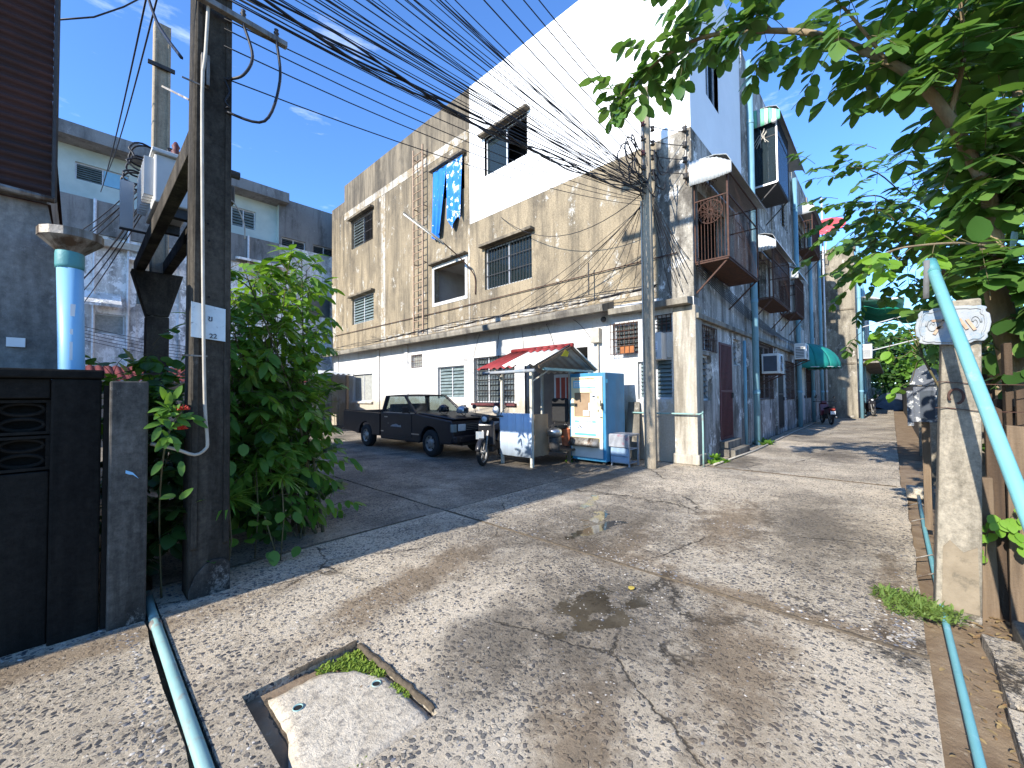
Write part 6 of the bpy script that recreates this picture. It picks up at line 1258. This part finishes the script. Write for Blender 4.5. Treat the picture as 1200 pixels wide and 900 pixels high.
def stems_mesh(root, stems, mt, name, n=4):
    mb = MB()
    for pts, r in stems: mb.tube(pts, [r*lerp(1, .5, i/max(1, len(pts)-1)) for i in range(len(pts))], n, False)
    o = mb.build(name, mt, root, True, world=True); o['kind'] = 'stuff'; return o

# -- broad-leaved tree at the right whose bough arches over the lane mouth
q = random.Random(11)
rt = thing('broadleaf_tree', 'broad-leaved tree behind the gate post with a bough arching over the lane', 'tree', (-3.8, -3.72, 0))
def PT(px, py, d): return RD(px, py, d)
trunk = [Vector((-3.85, -3.78, 0)), Vector((-3.86, -3.72, 1.2)), PT(1166, 330, 3.2), PT(1163, 265, 3.2)]
MB().tube(spline(trunk, 4), [lerp(.085, .062, i/12) for i in range(13)], 12).build('trunk', M['bark'], rt, True, world=True)
b1 = [PT(1163, 270, 3.2), PT(1158, 225, 3.2), PT(1140, 188, 3.2), PT(1112, 138, 3.15), PT(1076, 96, 3.2), PT(1040, 72, 3.3), PT(965, 42, 3.6), PT(905, 36, 3.8), PT(840, 40, 4.0), PT(795, 56, 4.15), PT(750, 88, 4.3), PT(728, 110, 4.35)]
b2 = [PT(1163, 270, 3.2), PT(1178, 215, 3.3), PT(1190, 150, 3.4), PT(1192, 60, 3.4), PT(1185, -40, 3.3)]
b3 = [PT(1178, 215, 3.3), PT(1215, 190, 3.0), PT(1260, 120, 2.8)]
b4 = [PT(1166, 300, 3.2), PT(1205, 320, 3.0), PT(1240, 330, 2.8)]
b5 = [PT(1112, 138, 3.15), PT(1130, 60, 3.0), PT(1120, -30, 2.9)]
b6 = [PT(1166, 290, 3.2), PT(1120, 285, 3.0), PT(1060, 290, 2.95), PT(1030, 300, 2.9)]
b7 = [PT(1040, 72, 3.3), PT(985, 5, 3.2), PT(930, -40, 3.2)]
b8 = [PT(905, 36, 3.8), PT(860, -5, 3.9), PT(800, -25, 4.0)]
brs = {}
for bi, (b, r0_, r1_) in enumerate(((b1, .05, .010), (b2, .045, .02), (b3, .025, .012), (b4, .02, .008), (b5, .02, .008), (b6, .012, .005), (b7, .014, .006), (b8, .012, .005))):
    sp_ = spline(b, 6); brs[bi] = sp_; MB().tube(sp_, [lerp(r0_, r1_, i/(len(sp_)-1)) for i in range(len(sp_))], 8).build('bough' if bi < 2 else 'branch', M['bark'], rt, True, world=True)
leaves, stems = [], []
def along(sp_, f): i = f*(len(sp_)-1); k = min(int(i), len(sp_)-2); return sp_[k].lerp(sp_[k+1], i-k), (sp_[k+1]-sp_[k]).normalized()
spec = [(0, .36, 1.0, 50, .165, .42), (1, .10, 1.0, 70, .18, .5), (2, .0, 1, 40, .18, .5), (3, .1, 1, 36, .18, .45), (4, .1, 1, 34, .175, .5), (6, .1, 1, 15, .165, .45), (7, .05, 1, 18, .155, .42)]
for bi, f0, f1, n_, sz, ln in spec:
    for k in range(n_):
        f = lerp(f0, f1, (k+q.random())/n_); p, t = along(brs[bi], f); d = t*.45+rv(q, 1)*.9+Vector((0, 0, .05)); twig(q, p, d, ln*q.uniform(.6, 1.1), q.choice((4, 5, 6)), sz*q.uniform(.85, 1.05), stems, leaves, None, q.uniform(.5, 1.0))
for k in range(7): p, t = along(brs[5], .2+.8*k/6); twig(q, p, t*.5+rv(q, .5), .26, 4, .12, stems, leaves, 'leaf_b', .6)
for (px, py) in ((1100, 20), (1160, 20), (1180, 110), (1150, 80), (1195, 180), (1130, 120), (1090, 60), (1165, 160), (1120, 210), (1190, 290), (1185, 340), (1165, 380), (1195, 400), (1150, 320)):
    for k in range(5): twig(q, PT(px+q.uniform(-30, 30), py+q.uniform(-28, 28), q.uniform(2.9, 3.9)), rv(q), .42, 5, .175, stems, leaves, None, .8)
place_leaves(rt, leaves, 'broad', 300, 'leaf'); stems_mesh(rt, stems, M['stem'], 'twigs')

# -- denser small-leaved tree behind it, over the letter box
q = random.Random(12); t2 = thing('small_leaf_tree', 'denser small-leaved tree leaning over the lane fence behind the letter box', 'tree', (-1.2, -4.1, 0))
c2 = RD(1070, 262, 5.2); MB().tube(spline([(-1.2, -4.3, 0), (-1.3, -4.2, 1.6), c2+Vector((.3, -.4, -.9)), c2], 4), .06, 10).build('trunk', M['bark'], t2, True, world=True)
leaves, stems = [], []
for k in range(260):
    p = c2+Vector((q.gauss(0, .42), q.gauss(-.25, .42), q.gauss(-.05, .45)))
    if k < 14: p = RD(q.uniform(992, 1040), q.uniform(200, 340), q.uniform(4.8, 5.4))
    twig(q, p, (p-c2)*.8+rv(q, .6)+Vector((0, .25, .1)), .36, 5, .125, stems, leaves, 'leaf_b' if q.random() < .06 else None, .8)
for k in range(5):
    a = RD(1060, 230+20*k, 5.2); b = RD(995+8*k, [196, 232, 248, 285, 310][k], 5.0); MB().tube(spline([a, a.lerp(b, .5)+Vector((0, 0, .12)), b], 4), .008, 5).build('branch', M['stem'], t2, True, world=True)
place_leaves(t2, leaves, 'broad', 300, 'leaf'); stems_mesh(t2, stems, M['stem'], 'twigs')
# young bright sprigs by the plaque
q = random.Random(13); t3 = thing('young_sapling', 'bright young leafy sprigs sprouting beside the number plaque', 'sapling', (-4.2, -3.15, 0)); leaves, stems = [], []
base = PT(1082, 420, 3.1)
MB().tube(spline([(-4.2, -3.45, 0), (-4.25, -3.4, 1.0), base], 4), .008, 6).build('stem', M['stem'], t3, True, world=True)
for (px, py) in ((1062, 375), (1050, 372), (1045, 395), (1055, 420), (1068, 448), (1075, 400)): p = PT(px, py, 3.2); stems.append(([base, base.lerp(p, .5)+Vector((0, 0, .06)), p], .005)); twig(q, p, rv(q, .5)+Vector((0, .3, 0)), .16, 3, .085, stems, leaves, None, 1.0)
place_leaves(t3, leaves, 'broad', 60, 'leaf_b'); stems_mesh(t3, stems, M['stem'], 'twigs')
# dark thicket behind the timber fence
q = random.Random(61); th = thing('fence_thicket', 'dark leafy thicket behind the timber fence planks', 'thicket', (-3.4, -4.2, 0)); leaves, stems = [], []
for k in range(190): twig(q, (q.uniform(-4.3, -2.2), q.uniform(-4.7, -3.75), q.uniform(.1, 2.3)), rv(q)+Vector((-.3, .2, .2)), .3, 4, .16, stems, leaves, None, .8)
place_leaves(th, leaves, 'broad', 60, 'leaf_d'); stems_mesh(th, stems, M['stem'], 'twigs')
# vine on the timber fence
q = random.Random(14); t4 = thing('climbing_vine', 'small heart-leaved vine climbing the timber fence planks', 'vine', (-4.55, -3.5, 0)); leaves, stems = [], []
pts = spline([on_x(1155, 660, -4.55), on_x(1160, 610, -4.56), on_x(1175, 620, -4.6), on_x(1190, 600, -4.62), on_x(1200, 640, -4.66)], 5); stems.append((pts, .003))
for k in range(34): p = q.choice(pts)+rv(q, .05); leaves.append((p, Vector((-.6, q.uniform(-.6, .6), -.5)), Vector((-1, 0, .4))+rv(q, .4), q.uniform(.05, .085)))
place_leaves(t4, leaves, 'broad', 34, 'leaf_b'); stems_mesh(t4, stems, M['stem'], 'vine_stem')

# -- tall leafy shrub behind the power pole
q = random.Random(21); sb = thing('tall_shrub', 'tall bright green leafy shrub growing behind the power pole', 'shrub', (-7.0, 2.0, 0)); leaves, stems = [], []
tips = []
for k in range(40):
    a = q.uniform(0, 6.28); y = q.uniform(1.5, 2.9); px = q.uniform(264, 362); py = q.uniform(295, 560); tip = Vector((LA(px, py, y)[0], y, LA(px, py, y)[1])); b0 = Vector((-7.1+q.uniform(-.3, .3), 1.9+q.uniform(-.3, .4), 0))
    pts = spline([b0, b0.lerp(tip, .45)+Vector((q.uniform(-.1, .1), q.uniform(-.1, .1), .15)), tip], 5)
    if k < 12: MB().tube(pts, [lerp(.018, .005, i/(len(pts)-1)) for i in range(len(pts))], 6).build('stem', M['stem'], sb, True, world=True)
    else: stems.append((pts, .008))
    for j in range(15):
        f = q.uniform(.35, 1); p, t = along(pts, f); twig(q, p, t*.4+rv(q, .9)+Vector((0, -.1, .25)), q.uniform(.22, .38), 4, q.uniform(.13, .18), stems, leaves, 'leaf_b' if p.z > 2.0 and q.random() < .2 else None, .9)
for k in range(150):   # leafy outer sprays
    y = q.uniform(1.35, 2.4); px = q.gauss(316, 30); py = q.uniform(310, 610); px = min(px, 400-max(0, 420-py)*.05); p = Vector((LA(px, py, y)[0], y, LA(px, py, y)[1]))
    twig(q, p, rv(q, .8)+Vector((.2, -.3, .3)), q.uniform(.2, .34), 4, q.uniform(.12, .17), stems, leaves, None, .9)
place_leaves(sb, leaves, 'lance', 300, 'leaf_s'); stems_mesh(sb, stems, M['stem'], 'twigs')
# dark undergrowth along the wall behind
q = random.Random(22); ug = thing('undergrowth', 'dark mixed undergrowth in the gap behind the gate post and pole', 'undergrowth', (-8.0, 2.6, 0)); leaves, stems = [], []
for k in range(240):
    y = q.uniform(1.4, 4.2); x = q.uniform(-8.6, -6.9); z = q.uniform(.1, 1.6); twig(q, (x, y, z), rv(q)+Vector((0, -.2, .5)), .3, 4, .14, stems, leaves, 'leaf_s' if z > 1.3 and q.random() < .6 else None, .8)
for k in range(80): twig(q, (q.uniform(-8.52, -8.1), q.uniform(1.15, 1.9), q.uniform(.05, 1.35)), rv(q)+Vector((0, -.2, .3)), .26, 4, .13, stems, leaves, None, .8)  # extra dark leaves stand in for the deep shade of the gap
for (px, py) in ((165, 415), (180, 405), (150, 435), (190, 430), (160, 450), (185, 450), (130, 440), (170, 440)):
    for j in range(2): twig(q, Q(px+q.uniform(-8, 8), py, 2.2), rv(q)+Vector((0, -.4, .6)), .22, 3, .13, stems, leaves, 'leaf_s', .9)
place_leaves(ug, leaves, 'broad', 150, 'leaf_d'); stems_mesh(ug, stems, M['stem'], 'twigs')
# flowering plant by the conduit
q = random.Random(23); ix = thing('flowering_plant', 'leafy plant with red flower heads poking out beside the gate post', 'plant', (-8.3, .95, 0)); leaves, stems = [], []
hd = [Q(214, 480, .72), Q(212, 503, .76)]
MB().tube(spline([(-8.33, 1.05, 0), (-8.36, .95, .7), Q(195, 515, .75), hd[0]], 4), .006, 6).build('stem', M['stem'], ix, True, world=True)
for (px, py, dx, dz) in ((200, 480, -1, 1), (190, 495, -1, -.2), (188, 500, -.5, -1), (206, 490, .6, -.4), (220, 488, 1, -.2), (226, 492, 1, -.6), (195, 470, -.3, 1), (204, 468, .3, 1), (205, 512, .2, -1), (198, 508, -.3, -1), (212, 540, 0, -1), (190, 540, -.6, -.8), (210, 585, .5, .6), (206, 580, -.6, .1)):
    p = Q(px, py, .74); leaves.append((p, Vector((dx, -.5, dz)), Vector((0, -1, .8))+rv(q, .3), .11))
for (px, py) in ((196, 478), (204, 486), (190, 488), (212, 490), (200, 500), (194, 512)):
    for j in range(5): leaves.append((Q(px, py, .74), Vector((q.uniform(-1, 1), -.5, q.uniform(-.8, 1))), Vector((0, -1, .8))+rv(q, .4), q.uniform(.07, .12)))
place_leaves(ix, leaves, 'lance', 60, 'leaf_s')
for h in hd:
    m_ = MB()
    for k in range(46): d = rv(q).normalized(); d.z = abs(d.z)*.8; m_.tube([h, h+d*.045], .0035, 4)
    m_.build('flower_head', M['red'], ix, world=True)
# spiky grass-like rosettes under the shrub
q = random.Random(24)
for k, (px, py, y, lb) in enumerate(((330, 560, 1.12, 'spiky narrow-leaved rosette plant under the tall shrub'), (268, 585, 1.0, 'spiky rosette plant close beside the power pole'), (300, 545, 1.35, 'upper spiky rosette among the shrub stems'))):
    t = thing('spiky_plant', lb, 'plant', (0, 0, 0)); c = Q(px, py, y); lv = []
    for j in range(44): a = q.uniform(0, 6.28); lv.append((c, Vector((math.cos(a), math.sin(a), q.uniform(-.3, .9))), Vector((0, 0, 1)), q.uniform(.18, .30)))
    MB().tube([(c.x, c.y+.02, 0), (c.x+.02, c.y, c.z*.5), c], .006, 5).build('stalk', M['stem'], t, True, world=True); place_leaves(t, lv, 'blade', 44, 'leaf_s')
# broad pot plant low leaves
q = random.Random(25); bp_ = thing('low_leafy_plant', 'low plant with broad yellowing leaves at the foot of the tall shrub', 'plant', (-7.5, 1.15, 0)); lv = []
for (px, py) in ((310, 600), (302, 612), (318, 612), (330, 600), (278, 632), (290, 632), (312, 648), (320, 645), (345, 600), (300, 590), (285, 520), (268, 540), (272, 560), (350, 640), (340, 655)):
    p = Q(px, py, 1.1); lv.append((p, Vector((q.uniform(-1, 1), -.6, q.uniform(-1, .3))), Vector((0, -.7, 1)), q.uniform(.09, .14)))
MB().tube([(-7.5, 1.2, 0), Q(310, 605, 1.12)], .006, 5).build('stalk', M['stem'], bp_, True, world=True); place_leaves(bp_, lv, 'broad', 20, 'leaf_s')
# soil mound under the shrub
# weeds and moss
def tuft(name, label, cat, spots, mt, smin, smax, seed, kind='blade'):
    q = random.Random(seed); V = []; F = []; T = LT[kind]
    for (x, y, z, r, n_) in spots:
        for j in range(n_):
            a = q.uniform(0, 6.28); rr_ = r*math.sqrt(q.random()); m_ = leaf_matrix((x+rr_*math.cos(a), y+rr_*math.sin(a)*.7, z), (q.uniform(-1, 1), q.uniform(-1, 1), q.uniform(.15, 1.1)), (0, 0, 1), q.uniform(smin, smax)); b = len(V)
            V += [m_ @ Vector(v) for v in T[0]]; F += [tuple(i+b for i in f) for f in T[1]]
    o = MB(); o.v = [tuple(v) for v in V]; o.f = F; o = o.build(name, M[mt], None, True); return tag(o, label, cat, kind='stuff')
g_ = [G(1045, 700), G(1070, 705), G(1090, 718), G(1060, 715), G(1105, 722)]
tuft('weed_patch', 'low green weeds over the cyan pipe at the gate post', 'weeds', [(p.x, p.y, 0, .13, 110) for p in g_], 'grass', .04, .09, 31)
tuft('weed_patch', 'low leafy weeds among the grass at the gate post', 'weeds', [(p.x, p.y, .012, .15, 170) for p in g_], 'grass', .02, .045, 35, 'lance')
tuft('moss_patch', 'bright moss in the back corner of the sunken drain cover', 'moss', [(-7.68, -.66, -.03, .09, 500), (-7.8, -.64, -.03, .07, 220), (-7.65, -.80, -.02, .06, 320), (-7.64, -.90, -.02, .05, 160), (-7.70, -.74, -.03, .06, 260)], 'moss', .012, .028, 32, 'lance')
tuft('moss_patch', 'thin brown-green moss along the edge of the drain cover', 'moss', [(-7.63, -1.05-.05*k, -.02, .03, 70) for k in range(3)]+[(-7.95-.06*k, -1.35, -.02, .03, 40) for k in range(3)], 'moss', .010, .02, 36, 'lance')
tuft('wall_weeds', 'leafy weeds at the foot of the corner pipe on the lane side', 'weeds', [(.45, -.22, .0, .16, 60), (.7, -.28, 0, .12, 40), (.45, -.2, .12, .1, 30)], 'leaf_b', .07, .13, 33, 'broad')
tuft('wall_weeds', 'weeds at the foot of the thick blue drain pipe', 'weeds', [(4.7, -.25, 0, .3, 90), (5.2, -.25, 0, .2, 40)], 'leaf_s', .09, .2, 34, 'lance')
tuft('wall_weeds', 'small weed at the base of the water machine', 'weeds', [(-1.42, 2.22, 0, .10, 50), (-1.42, 2.2, .1, .08, 30)], 'leaf_s', .06, .1, 37, 'broad')
q = random.Random(41); lit = []
V = []; F = []
for j in range(520):
    if j < 260: x, y = q.uniform(-6.3, -4.4), -3.45+q.gauss(0, .09)
    elif j < 400: x, y = q.uniform(-6.5, 0), -3.28+q.gauss(0, .06)
    else: x, y = q.uniform(-8.2, 4), q.uniform(-3, 1)
    zz = .004 if -3.1 < y else -.06
    m_ = leaf_matrix((x, y, zz+.004), (q.uniform(-1, 1), q.uniform(-1, 1), .1), (q.uniform(-.3, .3), q.uniform(-.3, .3), 1), q.uniform(.02, .055) if j < 400 else q.uniform(.012, .03)); b = len(V); V += [tuple(m_ @ Vector(v)) for v in LT['lance'][0]]; F += [tuple(i+b for i in f) for f in LT['lance'][1]]
o = MB(); o.v = V; o.f = F; tag(o.build('leaf_litter', M['drylitter'], None, True), 'dry brown leaf litter scattered along the right edge of the paving', 'leaf litter', kind='stuff')
yl = MB(); m_ = leaf_matrix(G(739, 693)+Vector((0, 0, .012)), (1, .3, .1), (0, 0, 1), .07); yl.v = [tuple(m_ @ Vector(v)) for v in LT['broad'][0]]; yl.f = LT['broad'][1]; tag(yl.build('fallen_leaf', mat('yellow_leaf', (.55, .40, .08), (.45, .33, .06)), None, True), 'single fallen yellow leaf lying beside the puddle', 'leaf')
# -- trees closing the lane
def bigtree(label, c, rx, rz, n_, sz, seed, mt):
    q = random.Random(seed); t = thing('background_tree', label, 'tree', (c[0], c[1], 0), 0, 'trees closing the lane'); lv = []; st_ = []
    MB().tube([(c[0], c[1], 0), (c[0]+.2, c[1], c[2]*.6), (c[0], c[1]+.3, c[2])], [.25, .18, .08], 8).build('trunk', M['bark'], t, True, world=True)
    for k in range(5): e = Vector(c)+Vector((q.uniform(-1, 1)*rx*.7, q.uniform(-1, 1)*rx*.7, q.uniform(-.2, .8)*rz)); MB().tube([(c[0]+.1, c[1]+.1, c[2]*.55), e], [.1, .03], 6).build('limb', M['bark'], t, True, world=True)
    cl = [Vector(c)+Vector((q.gauss(0, .45)*rx, q.gauss(0, .45)*rx, q.gauss(0, .45)*rz)) for _ in range(26)]
    for j in range(n_):
        p = q.choice(cl)+Vector((q.gauss(0, .22)*rx, q.gauss(0, .22)*rx, q.gauss(0, .18)*rz)); lv.append((p, rv(q)+Vector((-.3, 0, -.3)), Vector((0, 0, 1))+rv(q, .7), sz*q.uniform(.7, 1.3)))
    place_leaves(t, lv, 'broad', 0, mt, 'crown')
bigtree('dark dense tree closing the lane behind the heap', (46, -3.5, 4.2), 3.2, 3.2, 2600, .42, 51, 'leaf_d'); bigtree('lighter green tree beside the heap at the lane end', (40, -6.0, 4.0), 2.6, 3.0, 2000, .38, 52, 'leaf_s')
bigtree('tree overhanging the right wall halfway down the lane', (24, -6.2, 4.0), 2.3, 2.4, 1800, .32, 53, 'leaf_d'); bigtree('tall dark tree past the lane end wall', (56, 0, 5), 4.5, 3.6, 2400, .6, 54, 'leaf_d'); bigtree('bushy tree over the lane fence before the far block', (12, -5.6, 3.2), 1.6, 1.9, 1500, .24, 55, 'leaf_d')
